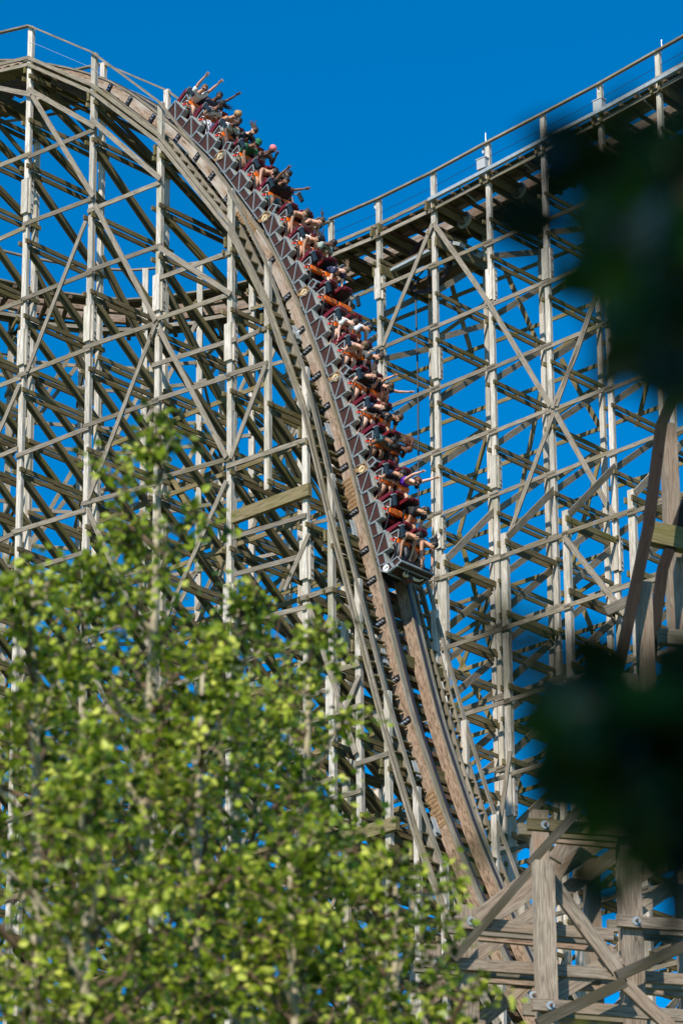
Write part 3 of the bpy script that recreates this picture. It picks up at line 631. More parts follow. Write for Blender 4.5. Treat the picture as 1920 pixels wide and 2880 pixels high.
    # wheels
    for xw in (0.35, 2.75):
        for yw in (0.10, CW - .10):
            mb = MB(); seg = 16
            for (rr, hh, mi) in ((.15, .07, 0), (.07, .085, 1)):
                pts = [V((xw + math.cos(a) * rr, yw - hh / 2, -.02 + math.sin(a) * rr)) for a in [2 * math.pi * i / seg for i in range(seg)]]
                mb.prism(pts, V((0, hh, 0)), mi)
            part(mb, 'wheel', [M_BLACK, M_CGREY], False)
BN = ['rearmost coaster car, badge B6, dark brown panels in grey frames near the crest',
      'second coaster car from the rear, badge B5, with one empty far seat',
      'third coaster car from the rear, badge B4, empty near seat in its front row',
      'coaster car with badge B3 and both seats of its back row empty',
      'coaster car with badge B2, just behind the front car, all six seats taken',
      'front coaster car with white badge B1 and bull head on its nose']
for i, m in enumerate(CARS):
    r_ = thing('coaster_car', BN[i], 'coaster car', group='cars of the coaster train'); r_['_n'] = i; r_.matrix_world = m
    make_car(r_, i == 5)
    del r_['_n']
# bull head on the nose
bull = thing('bull_head', 'brown bull head ornament with cream horns and red eyes on the front car nose', 'ornament'); bull.matrix_world = CARS[5]
mb = MB(); bc_ = V((3.38, .62, .37)); mb.ball(bc_, .13, 12, 9, 0, (1.0, 1.1, 1.0)); mb.ball(bc_ + V((.06, 0, -.10)), .085, 10, 8, 0, (1, 1.1, 1)); mb.ball(bc_ + V((-.02, 0, -.02)), .12, 10, 8, 0, (1, 1.5, .8))
for sg in (-1, 1): mb.ball(bc_ + V((0, sg * .17, -.02)), .05, 8, 6, 0, (.5, 1.2, .6))
mb.build('head', mat('brown_plush', (0.07, 0.035, 0.022), 0.9, 0, 0.3, 30), bull, True)
for sg in (-1, 1):
    mb = MB(); mb.tube([bc_ + V((0, sg * .10, .06)), bc_ + V((.02, sg * .24, .06)), bc_ + V((.05, sg * .33, .12)), bc_ + V((.05, sg * .38, .22))], [.055, .045, .03, .008], 8)
    mb.build('horn', mat('cream_horn', (0.7, 0.55, 0.35), 0.4), bull, True)
    mb = MB(); mb.ball(bc_ + V((.115, sg * .055, .02)), .02, 8, 6); mb.build('eye', M_RED, bull, True)

# =================================================================== DROP TRESTLE (structure under the drop)
dt_base = W(P0L, 0, 0, 0)
drop = thing('coaster_trestle', 'weathered timber trestle carrying the steep brown track that the train runs down', 'roller coaster', loc=dt_base)
F = Frame_(drop)
rt = lambda a=0.85, b=1.12: (ru(a * .88, b * 1.06), ru(0, 1), 0)
def post_member(F, P0, s, b, ztop, zbot=0.0, wa=0.185, wb=0.135, m=None, kind='post', bonus=1.0):
    # a post of stacked lengths, each a straight timber
    p0 = W(P0, s, b, zbot); p1 = W(P0, s, b, ztop)
    mb = MB(); z = zbot; segs = []
    while z < ztop - 0.01:
        z2 = min(ztop, z + 4.6 + ru(-.3, .3)); 
        if ztop - z2 < 1.0: z2 = ztop
        segs.append((z, z2)); z = z2
    for z1, z2 in segs: 
        t = rt(.9, 1.1)
        h = wb / 2
        mb.beam(W(P0, s, b - h / 2, z1), W(P0, s, b - h / 2, z2), wa, h - .004, B, t)
        mb.beam(W(P0, s + ru(-.006, .006), b + h / 2, z1), W(P0, s, b + h / 2, z2), wa - .01, h, B, rt(.9, 1.1))
    F.add(kind, mb, m or W_POST, p0, p1, wa, bonus * 3)
def splice(F, P0, s, b, z, L=1.15, wa=0.205, m=None):
    mb = MB()
    for sg in (1, -1):
        mb.bx(W(P0, s, b - .115 * 1, z), (.26, .06, L), 0, Matrix((A, B, Z)).transposed(), rt(.98, 1.15)) if sg == 1 else None
    mb.bx(W(P0, s + .155, b, z - .03), (.075, .15, L), 0, Matrix((A, B, Z)).transposed(), rt(.95, 1.1))
    for dz in (-.42, -.28, .10, .28, .44):
        c = W(P0, s + .195, b, z + dz * L); mb.prism([c + B * .032 * math.cos(a) + Z * .032 * math.sin(a) for a in [math.pi / 3 * i for i in range(6)]], A * .015, 1)
    F.add('splice_block', mb, [W_POST, M_BOLT], W(P0, s, b, z - L / 2), W(P0, s, b, z + L / 2), .25)
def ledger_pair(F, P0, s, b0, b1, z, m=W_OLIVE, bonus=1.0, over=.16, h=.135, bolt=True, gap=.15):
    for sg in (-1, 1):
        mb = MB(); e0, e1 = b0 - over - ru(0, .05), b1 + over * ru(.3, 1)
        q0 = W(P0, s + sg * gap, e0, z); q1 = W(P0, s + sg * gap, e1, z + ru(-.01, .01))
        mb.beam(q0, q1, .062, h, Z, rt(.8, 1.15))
        if sg == 1 and bolt:
            c = W(P0, s + gap + .033, b0, z); mb.prism([c + B * .035 * math.cos(a) + Z * .035 * math.sin(a) for a in [math.pi / 3 * i for i in range(6)]], A * .014, 1)
        F.add('ledger', mb, [m, M_BOLT], q0, q1, h, bonus * (1 if sg == 1 else .6))
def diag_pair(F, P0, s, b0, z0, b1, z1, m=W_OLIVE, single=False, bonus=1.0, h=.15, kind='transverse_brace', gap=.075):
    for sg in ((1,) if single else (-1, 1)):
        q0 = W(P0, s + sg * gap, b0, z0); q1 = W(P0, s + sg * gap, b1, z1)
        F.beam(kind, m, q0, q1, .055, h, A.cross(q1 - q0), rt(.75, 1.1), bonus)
def face_board(F, P0, p, q, h=.14, th=.045, m=W_GREY, kind='ribbon', tint=None, bonus=1.0):
    F.beam(kind, m, p, q, th, h, Z if abs((q - p).normalized().z) < .5 else B.cross(q - p), tint or rt(.85, 1.2), bonus)

# posts: x at y, handrail top y, header y, ledger ys
LP = [
 (-300, 600, 150, 300, [360, 500, 620, 800]), 
 (-110, 700, 120, 240, [300, 420, 550, 760, 968, 1180, 1400]),
 (72, 800, 77, 190, [223, 346, 475, 685, 896, 1103, 1327, 1552, 1770, 1990, 2205, 2420, 2635]),
 (256, 800, 152, 268, [295, 402, 612, 827, 1045, 1272, 1489, 1705, 1920, 2140, 2355, 2570]),
 (448, 850, 290, 420, [446, 586, 730, 948, 1177, 1400, 1615, 1830, 2050, 2265, 2480]),
 (650, 900, 533, 680, [710, 879, 1108, 1335, 1550, 1765, 1985, 2200, 2420]),
 (754, 1000, 739, 895, [928, 1143, 1362]),
 (861, 1300, 1035, 1215, [1253, 1483, 1690, 1910, 2130, 2345]),
 (932, 1450, 1335, 1505, [1544, 1666, 1880, 2100, 2310]),
 (1010, 1850, 1630, 1815, [1860, 2080, 2300]),
 (1092, 2100, 1945, 2140, [2170, 2390, 2600]),
 (1174, 2350, 2215, 2400, [2435, 2650]),
 (1250, 2500, 2425, 2600, [2640, 2800]),
 (1325, 2650, 2600, 2780, [2820, 2960]),
 (1410, 2800, 2760, 2920, [2990]),
]
BENT = []
for i, (x, y, ty, hy, ly) in enumerate(LP):
    s = S(P0L, hit(P0L, x, y))
    def zat(yy, s=s):
        # z on the vertical line through (s, b=0) whose picture height is yy
        lo_, hi = 0.0, 90.0
        for _ in range(40):
            m_ = (lo_ + hi) / 2
            if proj(W(P0L, s, 0, m_))[1] > yy: lo_ = m_
            else: hi = m_
        return lo_
    BENT.append(dict(s=s, top=zat(ty), hd=zat(hy), lz=[zat(q) for q in ly], zat=zat))
for i, b_ in enumerate(BENT):
    s = b_['s']; lz = b_['lz'][:]
    if i != 6 :
        while lz[-1] > 12: lz.append(lz[-1] - 2.36)
    b_['lz'] = lz
    zb = 0.0
    if i == 6: zb = b_['zat'](1378)
    if i == 8 or i == 9: zb = b_['zat'](2322 if i == 8 else 2330)
    post_member(F, P0L, s, 0, b_['top'], zb)
    post_member(F, P0L, s, WL, b_['top'] + .02, 0, bonus=.6)
    # double header beam under the track
    for sg in (-1, 1):
        q0 = W(P0L, s + sg * .155, -.12, b_['hd']); q1 = W(P0L, s + sg * .155, WL + .2, b_['hd'])
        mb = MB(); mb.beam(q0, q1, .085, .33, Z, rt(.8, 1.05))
        for dz in (-.08, .08):
            c = q0 + B * .12 + A * sg * .043 + Z * dz; mb.prism([c + B * .03 * math.cos(a) + Z * .03 * math.sin(a) for a in [math.pi / 3 * k for k in range(6)]], A * .02 * sg, 1)
        F.add('header_beam', mb, [W_OLIVE, M_BOLT], q0, q1, .33, 3)
    low = max(zb, 0)
    for k, z in enumerate(lz):
        if z < low + .1: continue
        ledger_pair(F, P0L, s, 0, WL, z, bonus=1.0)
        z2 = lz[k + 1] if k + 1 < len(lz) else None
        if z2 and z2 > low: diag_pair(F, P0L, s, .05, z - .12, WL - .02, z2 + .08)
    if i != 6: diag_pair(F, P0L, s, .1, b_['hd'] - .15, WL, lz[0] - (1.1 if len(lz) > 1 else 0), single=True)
    # wider rear bays lower down
    ztopr = b_['hd'] - 8.5 if i < 6 else b_['hd'] - 7.5
    if i not in (6, 8):
        post_member(F, P0L, s, WL + 2.9, ztopr, 0, bonus=.4)
        diag_pair(F, P0L, s, WL, ztopr + 3.2, WL + 2.9, ztopr - .2, bonus=.5) if i < 6 else None
        z = ztopr - .3; 
        while z > 12:
            ledger_pair(F, P0L, s, WL, WL + 2.9, z, bonus=.5, bolt=False); diag_pair(F, P0L, s, WL, z - .1, WL + 2.9, z - 2.2, bonus=.5)
            z -= 2.36
    if i not in (6, 8):
        z3 = ztopr - (9 if i < 6 else 5); post_member(F, P0L, s, WL + 5.8, z3, 0, bonus=.3)
        z = z3 - .3
        while z > 14:
            ledger_pair(F, P0L, s, WL + 2.9, WL + 5.8, z, bonus=.3, bolt=False); diag_pair(F, P0L, s, WL + 2.9, z - .1, WL + 5.8, z - 2.2, bonus=.3); z -= 2.36
# big carrying beams under short posts
for (x0, y0, x1, y1) in ((655, 1450, 872, 1384), (868, 2380, 1118, 2324)):
    for bb in (-.12, .12):
        p = hit(P0L, x0, y0, bb if bb < 1 else 0); q = hit(P0L, x1, y1, bb if bb < 1 else 0)
        if bb > 1: p += B * bb; q += B * bb
        q.z = p.z = (p.z + q.z) / 2
        if bb == -.12: p -= A * .0
        F.beam('carrying_beam', W_OLIVE, p, q, .15, .36, Z, (1.15, .4, 0), 3)
# ribbons on the front face (traced ends)
RIB = [(0,466,88,431),(80,442,268,364),(65,632,263,558),(248,594,451,513),(60,844,261,764),(244,764,456,689),(436,787,649,709),(52,1057,255,979),
 (235,979,445,907),(430,902,649,827),(46,1283,250,1203),(235,1200,448,1125),(428,1028,666,953),(428,1128,649,1057),(669,959,749,922),(637,1057,752,1020),
 (430,1350,649,1289),(637,1312,861,1237),(655,1512,861,1449),(660,1616,861,1561),(666,1754,861,1708),(34,1498,241,1435),(230,1418,459,1355),
 (34,1616,241,1553),(224,1644,413,1601),(845,1684,935,1656),(0,1283,50,1262),(0,673,72,640),(0,870,66,846),(0,1085,60,1062),(0,1520,40,1500),
 (1000,2150,1095,2118),(1090,2440,1180,2470),(930,1890,1012,1866),(860,1960,935,1935),(855,2220,935,2190),(1000,2560,1180,2500)]
for x0, y0, x1, y1 in RIB:
    p = hit(P0L, x0, y0, -.105); q = hit(P0L, x1, y1, -.105); face_board(F, P0L, p, q, bonus=2)
for k in range(2, 9):      # hidden lower part behind the trees, and the rear faces
    a_, b_ = BENT[k], BENT[k + 1]
    z = 52
    while z > 14:
        if z < b_['top'] - 1.5:
            if z < BENT[k]['zat'](1790): face_board(F, P0L, W(P0L, a_['s'] - .1, -.105, z), W(P0L, b_['s'] + .12, -.105, z), kind='ribbon')
            face_board(F, P0L, W(P0L, a_['s'] - .1, WL + .1, z + .7), W(P0L, b_['s'] + .12, WL + .1, z + .7), kind='ribbon', bonus=.5, m=W_OLIVE)
            if z < a_['hd'] - 9: face_board(F, P0L, W(P0L, a_['s'] - .1, WL + 3.0, z + .3), W(P0L, b_['s'] + .12, WL + 3.0, z + .3), kind='ribbon', bonus=.4, m=W_OLIVE)
        z -= 2.36
    # rear sway braces
    for j in range(6):
        z = 50 - j * 4.7 + (k % 2) * 1.2
        if z < b_['top'] - 3 and z > 16:
            if (j + k) % 2: face_board(F, P0L, W(P0L, a_['s'], WL + .15, z), W(P0L, b_['s'], WL + .15, z - 4.5), kind='sway_brace', bonus=.4, m=W_OLIVE)
            else: face_board(F, P0L, W(P0L, b_['s'], WL + 3.05, z), W(P0L, a_['s'], WL + 3.05, z - 4.5), kind='sway_brace', bonus=.4)
# light sway braces on the front face
BRC = [(91,268,263,553),(267,575,438,902),(448,925,637,1286),(80,250,268,357),(0,248,88,266),(257,335,452,504),(448,695,649,827),(242,622,77,1045),
 (437,915,250,1402),(57,1080,-60,1350),(747,1028,649,1290),(637,1352,445,1790),(247,1432,440,1865),(866,1696,1000,2120),(248,1860,410,2230),(640,2000,455,2420),
 (860,2000,660,2420),(870,1500,800,1660),(1010,1900,935,2080),(455,1960,640,2330),(60,1700,240,2080)]
for x0, y0, x1, y1 in BRC:
    p = hit(P0L, x0, y0, -.155); q = hit(P0L, x1, y1, -.155); face_board(F, P0L, p, q, h=.15, kind='sway_brace', tint=(1.12, .1, 0), bonus=3)
for s_, b_, x, y in ((2, 0, 82, 555), (2, 0, 63, 980), (3, 0, 255, 913), (4, 0, 449, 827), (5, 0, 649, 965), (7, 0, 861, 1577), (3, 0, 240, 1860), (5, 0, 640, 1700), (8, 0, 932, 1960)):
    splice(F, P0L, BENT[s_]['s'], b_, BENT[s_]['zat'](y))
# handrails
for k in range(len(BENT) - 1):
    a_, b_ = BENT[k], BENT[k + 1]
    for bb in (0, WL):
        n_ = 2; base = -.105 if bb == 0 else WL
        q0, q1 = W(P0L, a_['s'], base, a_['top'] - .02), W(P0L, b_['s'], base, b_['top'] - .02)
        F.beam('handrail', W_GREY, q0 + Z * .03, q1 + Z * .03, .13, .05, Z, (1.0, .4, 0), 3)
        for dd, nm in ((1.10, 'walkway_stringer'), (1.34, 'walkway_stringer')):
            w0 = W(P0L, a_['s'], bb + (-.10 if bb == 0 else .10), a_['top'] - dd); w1 = W(P0L, b_['s'], bb + (-.10 if bb == 0 else .10), b_['top'] - dd)
            F.beam(nm, W_GREY, w0, w1, .055, .11 if bb == 0 else .08, B.cross(w1 - w0), rt(.95, 1.15), 3)
        if 1 < k: 
            for bi in ((.36,) if bb == 0 else (WL - .30,)):
                w0 = W(P0L, a_['s'], bi, a_['top'] - 1.16); w1 = W(P0L, b_['s'], bi, b_['top'] - 1.16)
                F.beam('walkway_stringer', W_GREY, w0, w1, .05, .20, B.cross(w1 - w0), rt(.95, 1.15), 3)
        # safety wires
        for dz in ((.5,) if 1 < k < 5 else ()):
            mb = MB(); mb.tube([q0 - Z * dz, q1 - Z * dz], .005, 4); F.add('safety_wire', mb, M_STEEL, q0, q1, .01)
# inner stringers beside the track, steps, ties, track beams
F2 = F
u = 0.3; step_i = 0
def Pn(u, b, dn):
    s, z, T, N = frame_at(u); return W(P0L, s, b, z) + N * dn
topz = [(b_['s'], b_['top']) for b_ in BENT]
def rail_z(s):
    for (s1, z1), (s2, z2) in zip(topz, topz[1:]):
        if s1 <= s <= s2: return z1 + (z2 - z1) * (s - s1) / (s2 - s1)
    return None
u = 0.3
while u < UTOT - .5:
    s, z, T, N = frame_at(u); rz = rail_z(s)
    phi = math.atan2(-T.z, T.dot(A))
    if rz is not None:
        zs = rz - 1.20
        for b0, b1 in ((.0, .80), (WL - .78, WL)):
            q0 = W(P0L, s, b0, zs); q1 = W(P0L, s, b1, zs)
            F.beam('walkway_step', W_OLIVE, q0, q1, .17 if phi > .5 else .38, .04, Z, rt(.7, 1.1), 1.2)
    # cross tie under the track
    c0 = W(P0L, s, BF - .35, z) - N * .34; c1 = W(P0L, s, BR + .35, z) - N * .34
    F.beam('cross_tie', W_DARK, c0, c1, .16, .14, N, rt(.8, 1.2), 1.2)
    u += 0.46
def sweep(b, dn, wb, hn, u0, u1, du=.5, tintf=None):
    mb = MB(); n = int((u1 - u0) / du); pr = None; acc = 0
    off = ru(0, 9)
    for i in range(n + 1):
        uu = u0 + (u1 - u0) * i / n; s, z, T, N = frame_at(uu); c = W(P0L, s, b, z) + N * dn
        ring = [c - B * wb / 2 - N * hn / 2, c + B * wb / 2 - N * hn / 2, c + B * wb / 2 + N * hn / 2, c - B * wb / 2 + N * hn / 2]
        o = len(mb.v); mb.v.extend(ring); t = tintf(uu) if tintf else (1, .5, 0)
        if pr is not None:
            for k in range(4):
                k2 = (k + 1) % 4; wd = wb if k % 2 == 0 else hn
                mb.face([pr + k, pr + k2, o + k2, o + k], [(off + k, acc), (off + k + wd, acc), (off + k + wd, acc + du), (off + k, acc + du)], t)
        else: mb.face([o, o + 1, o + 2, o + 3][::-1])
        pr = o; acc += du
    mb.face([pr, pr + 1, pr + 2, pr + 3]); return mb
uu_of = lambda yy: min((abs(proj(W(P0L, arc(u_ * .2)[0], BF - .12, arc(u_ * .2)[1]))[1] - yy), u_ * .2) for u_ in range(int(UTOT / .2)))[1]
uA = uu_of(1420)
def bt(uu): return (1.0, max(0, min(1, 1.6 - (uu - 6) / (uA - 6) * 1.3)) if uu > 14 else .7, 0)
for nm, b, sg in (('track_beam', BF, -1), ('track_beam', BR, 1)):
    tb = sweep(b, 0.035, .24, .32, 0.2, UTOT - .3, tintf=bt).build(nm, W_BROWN, drop)
    sweep(b, .235, .31, .05, 0.2, UTOT - .3, tintf=lambda q: (1.1, .6, 0)).build('top_plank', W_GREY, tb)
    sweep(b - sg * .07, .275, .10, .025, 0.2, UTOT - .3).build('steel_rail', M_RAIL, tb)
    if sg == -1:
        for (x, y) in ((308,250),(364,286),(429,335),(498,393),(553,446),(596,497),(640,567),(762,730),(807,838),(845,932),(865,986),(891,1061),(916,1146),(956,1273),(967,1315),(996,1441),(1024,1548),(1045,1634),(1071,1751),(1110,1913),(1141,2030)):
            p = hit(P0L, x, y, BF - .12); s = S(P0L, p); dz_ = (tz(s + .1) - tz(s - .1)); T = (A * .2 + Z * dz_).normalized(); N = T.cross(B).normalized()
            if N.z < 0: N = -N
            c = W(P0L, s, BF - .12, tz(s)) + N * .0
            R_ = Matrix((T, B, N)).transposed(); mb = MB(); mb.bx(c - B * .02, (.16, .05, .34), 0, R_)
            for dn in (-.10, 0, .10): mb.bx(c - B * .05 + N * dn + T * .02, (.05, .05, .055), 1, R_)
            mb.build('rail_clamp', [M_BLACK, M_CHROME], tb)
        for (x, y) in ((510, 470), (835, 1010), (925, 1195), (995, 1480), (1080, 1800), (1170, 2115), (1225, 2330)):
            p = hit(P0L, x, y, BF - .3); s = S(P0L, p); T = (A * .2 + Z * (tz(s + .1) - tz(s - .1))).normalized(); N = T.cross(B).normalized()
            R_ = Matrix((T, B, N)).transposed(); mb = MB(); mb.bx(W(P0L, s, BF - .19, tz(s)) - N * .16, (.55, .03, .26), 0, R_); mb.bx(W(P0L, s, BF - .27, tz(s)) - N * .05, (.5, .15, .03), 0, R_)
            mb.build('gusset_plate', M_STEEL, tb)
    # joint plates with bolt rows
    for (x, y) in ((690, 600), (985, 1395), (1222, 2270)):
        s = S(P0L, hit(P0L, x, y, BF - .12)); T = (A * .2 + Z * (tz(s + .1) - tz(s - .1))).normalized(); N = T.cross(B).normalized()
        if N.z < 0: N = -N
        R_ = Matrix((T, B, N)).transposed(); mb = MB(); c = W(P0L, s, b + sg * .125, tz(s)); mb.bx(c, (1.1, .02, .34), 0, R_)
        for ii in range(8):
            for jj in range(5): mb.bx(c + T * (-.48 + ii * .137) + N * (-.13 + jj * .065) + B * sg * .015, (.03, .02, .03), 1, R_)
        mb.build('joint_plate', [M_TAN, M_BOLT], tb)
F.flush()

# =================================================================== HIGH TURN TRESTLE (right) with its far curve
turn = thing('coaster_trestle', 'tall pale timber trestle behind the train, its high track rising to the upper right', 'roller coaster', loc=W(P0R, 0, 0, 0))
G = Frame_(turn)
WR = 2.65
def zat_g(P0, s, b, yy):
    lo_, hi = 0.0, 110.0
    for _ in range(40):
        m_ = (lo_ + hi) / 2
        if proj(W(P0, s, b, m_))[1] > yy: lo_ = m_
        else: hi = m_
    return lo_
RP = [  # x at y, rail top y, header y, ledger ys
 (932, 700, 620, 712, [860, 1040]),
 (1068, 800, 563, 657, [740, 901, 1021, 1207, 1393, 1575]),
 (1226, 900, 488, 585, [655, 833, 963, 1140, 1319, 1500, 1690, 1880]),
 (1382, 850, 405, 507, [624, 729, 904, 1081, 1265, 1449, 1640, 1830]),
 (1540, 800, 325, 426, [553, 663, 842, 1024, 1207, 1395, 1580]),
 (1706, 800, 240, 345, [420, 610, 780, 963, 1147, 1334, 1520]),
 (1876, 800, 148, 255, [370, 540, 720, 905, 1090, 1275]),
 (2050, 800, 55, 165, [300, 480, 660, 850, 1030, 1215]),
 (2240, 800, -40, 75, [205, 390, 570, 760, 945, 1130]), (2440, 800, -140, -20, [105, 290, 480, 670, 860, 1045]),
]
RB = []
for x, y, ty, hy, ly in RP:
    s = S(P0R, hit(P0R, x, y)); RB.append(dict(s=s, top=zat_g(P0R, s, 0, ty), hd=zat_g(P0R, s, 0, hy), lz=[zat_g(P0R, s, 0, q) for q in ly]))
for i, b_ in enumerate(RB):
    s = b_['s']; lz = b_['lz']
    while lz[-1] > 14: lz.append(lz[-1] - 2.4)
    post_member(G, P0R, s, 0, b_['top']); post_member(G, P0R, s, WR, b_['top'] - (1.25 if i > 1 else 0), bonus=.7)
    for sg in (-1, 1):
        q0 = W(P0R, s + sg * .16, -.25, b_['hd'] + .05); q1 = W(P0R, s + sg * .16, WR + .15, b_['hd'] - .05)
        G.beam('header_beam', W_OLIVE, q0, q1, .09, .36, Z, rt(.75, 1), 3)
    if i in (1, 2, 3):
        z_ = [0, zat_g(P0R, s, 0, 765), zat_g(P0R, s, 0, 686), zat_g(P0R, s, 0, 600)][i]
        for sg in (-1, 1): G.beam('header_beam', W_OLIVE, W(P0R, s + sg * .16, -.15, z_), W(P0R, s + sg * .16, WR + .2, z_ - .02), .09, .36, Z, rt(.8, 1), 3) if i < 3 else None
    for k, z in enumerate(lz):
        ledger_pair(G, P0R, s, 0, WR, z)
        if k + 1 < len(lz): diag_pair(G, P0R, s, .02, lz[k + 1] + .15, WR - .02, z - .12, single=True, m=W_GREY, h=.20, gap=-.1)
for k in range(len(RB) - 1):
    a_, b_ = RB[k], RB[k + 1]
    for bb in (0, WR):
        face_board(G, P0R, W(P0R, a_['s'], bb - .1 if bb == 0 else bb, a_['top']), W(P0R, b_['s'], bb - .1 if bb == 0 else bb, b_['top']), h=.07, th=.12, kind='handrail', bonus=3) if bb == 0 else None
    mb = MB(); mb.tube([W(P0R, a_['s'], 0, a_['top'] - .5), W(P0R, b_['s'], 0, b_['top'] - .5)], .008, 4); G.add('safety_wire', mb, M_BLACK, W(P0R, a_['s'], 0, a_['top'] - .5), W(P0R, b_['s'], 0, b_['top'] - .5), .01)
    # walkway edge boards and deck
    for dd, bb, h_ in ((1.0, -.10, .12), (1.45, -.14, .13)):
        G.beam('walkway_stringer', W_GREY, W(P0R, a_['s'] - .1, bb, a_['top'] - dd), W(P0R, b_['s'] + .1, bb, b_['top'] - dd), .05, h_, Z, rt(1, 1.2), 3)
    for b0, b1 in ((.0, .78), (1.95, WR + .1)):
        n = 4
        for j in range(n):
            bm_ = b0 + (b1 - b0) * (j + .5) / n
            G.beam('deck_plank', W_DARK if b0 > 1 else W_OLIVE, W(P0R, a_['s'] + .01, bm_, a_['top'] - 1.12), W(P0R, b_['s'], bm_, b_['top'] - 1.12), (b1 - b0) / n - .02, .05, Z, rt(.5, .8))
    for bm_ in (.9, 1.78):
        G.beam('track_beam', W_BROWN, W(P0R, a_['s'], bm_, a_['top'] - 1.0), W(P0R, b_['s'], bm_, b_['top'] - 1.0), .22, .36, Z, rt(.7, .9), 2)
        G.beam('steel_rail', M_RAIL, W(P0R, a_['s'], bm_, a_['top'] - .8), W(P0R, b_['s'], bm_, b_['top'] - .8), .12, .03, Z, rt(.7, .9), 2)
    L_ = b_['s'] - a_['s']
    for j in range(4):
        s_ = a_['s'] + L_ * (j + .5) / 4; zt = a_['top'] + (b_['top'] - a_['top']) * (j + .5) / 4
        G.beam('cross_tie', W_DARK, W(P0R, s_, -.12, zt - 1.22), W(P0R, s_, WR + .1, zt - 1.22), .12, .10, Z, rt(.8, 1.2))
# ribbons
RZ = [zat_g(P0R, RB[2]['s'], 0, y) for y in (748, 920, 1095, 1273, 1449, 1625)]
while RZ[-1] > 14: RZ.append(RZ[-1] - 2.4)
for z in RZ:
    for k in range(len(RB) - 1):
        a_, b_ = RB[k], RB[k + 1]
        if z < min(a_['hd'], b_['hd']) - .3:
            face_board(G, P0R, W(P0R, a_['s'] - .18, -.10, z - .05), W(P0R, b_['s'] + .18, -.10, z + .03), bonus=2)
            face_board(G, P0R, W(P0R, a_['s'] - .18, WR + .10, z + .35), W(P0R, b_['s'] + .18, WR + .10, z + .35), bonus=.7, m=W_OLIVE)
            if z < a_['hd'] - 1.5: face_board(G, P0R, W(P0R, a_['s'] + .1, WR + .16, z - .9), W(P0R, b_['s'] - .1, WR + .16, z - .3), bonus=.5, m=W_OLIVE) if k % 2 else None
for x0, y0, x1, y1 in ((1216,628,1076,972),(1219,628,1372,849),(1372,849,1547,1142),(1694,777,1563,1142),(1557,1158,1425,1520),(1562,1163,1728,1459),(1618,1000,1552,1148),(1870,420,1694,777),(1870,420,2040,700),(1694,777,1618,1000)):
    face_board(G, P0R, hit(P0R, x0, y0, -.15), hit(P0R, x1, y1, -.15), h=.17, kind='sway_brace', tint=(1.12, .1, 0), bonus=3)
for x0, y0, x1, y1 in ((1240,700,1330,1010),(1420,760,1530,1010),(1577,1010,1702,1230),(1520,1100,1440,1500),(1395,1130,1290,1500),(1700,1230,1600,1620),(1290,1500,1400,1900),(1600,1620,1760,2000),(1860,900,1790,1200),(1375,1680,1272,1937),(1263,1795,1393,2050),(1393,2050,1470,2230)):
    face_board(G, P0R, hit(P0R, x0, y0, WR + .15), hit(P0R, x1, y1, WR + .15), h=.17, kind='sway_brace', bonus=1, m=W_OLIVE)
for i, y in ((1, 800), (2, 1024), (3, 803), (4, 745), (1, 1060), (2, 1500), (5, 1560), (3, 1330)):
    splice(G, P0R, RB[i]['s'], 0, zat_g(P0R, RB[i]['s'], 0, y))
# stepped outer bay
OB = 2.4
OUT = [(1249, 1587, 1590), (1419, 1525, 1530), (1592, 1464, 1466), (1776, 1403, 1408), (1960, 1345, 1350)]
ob = []
for x, y, ly in OUT:
    s = S(P0R, hit(P0R, x, y, -OB)); z = zat_g(P0R, s, -OB, ly); ob.append((s, z))
    post_member(G, P0R, s, -OB, z + .35, wa=.24, wb=.16)
    k = 0
    while z > 13:
        ledger_pair(G, P0R, s, -OB, 0, z, h=.19)
        diag_pair(G, P0R, s, -OB + .02, z - 2.2, -.02, z - .15, single=True, m=W_GREY, h=.22, gap=-.1); z -= 2.42; k += 1
    diag_pair(G, P0R, s, -OB, ob[-1][1] + .2, 0, ob[-1][1] + 2.6, single=True, m=W_GREY, h=.22, gap=.12)
for (s1, z1), (s2, z2) in zip(ob, ob[1:]):
    z = z1 - .45
    while z > 13:
        face_board(G, P0R, W(P0R, s1 - .1, -OB - .12, z), W(P0R, s2 + .15, -OB - .12, z), bonus=2); z -= 2.42
for x0, y0, x1, y1 in ((1585,1510,1756,1727),):
    face_board(G, P0R, hit(P0R, x0, y0, -OB - .17), hit(P0R, x1, y1, -OB - .17), h=.18, kind='sway_brace', tint=(1.12, .1, 0), bonus=3)
splice(G, P0R, ob[0][0], -OB, zat_g(P0R, ob[0][0], -OB, 2010)); splice(G, P0R, ob[1][0], -OB, zat_g(P0R, ob[1][0], -OB, 2240), L=1.3)
# outermost bay, lower still
for x, y in ((1135, 1870), (1302, 1820)):
    pass
# cable gear under the track
def wheel_mb(c, r, w_, ax=B, mi=0, rim=.03, seg=28, spokes=6, hub=.08):
    mb = MB(); e1 = Z - ax * Z.dot(ax); e1.normalize(); e2 = ax.cross(e1)
    def ringp(rr, off): return [c + ax * off + (e1 * math.cos(a) + e2 * math.sin(a)) * rr for a in [2 * math.pi * i / seg for i in range(seg)]]
    o = len(mb.v)
    for rr, off in ((r, -w_ / 2), (r, w_ / 2), (r - rim, w_ / 2), (r - rim, -w_ / 2)): mb.v.extend(ringp(rr, off))
    for k in range(4):
        k2 = (k + 1) % 4
        for i in range(seg): j = (i + 1) % seg; mb.face([o + k * seg + i, o + k2 * seg + i, o + k2 * seg + j, o + k * seg + j])
    for i in range(spokes):
        a = math.pi * 2 * i / spokes; mb.beam(c, c + (e1 * math.cos(a) + e2 * math.sin(a)) * (r - rim * .5), .03, .05, ax)
    mb.tube([c - ax * w_ * .7, c + ax * w_ * .7], hub, 12)
    return mb
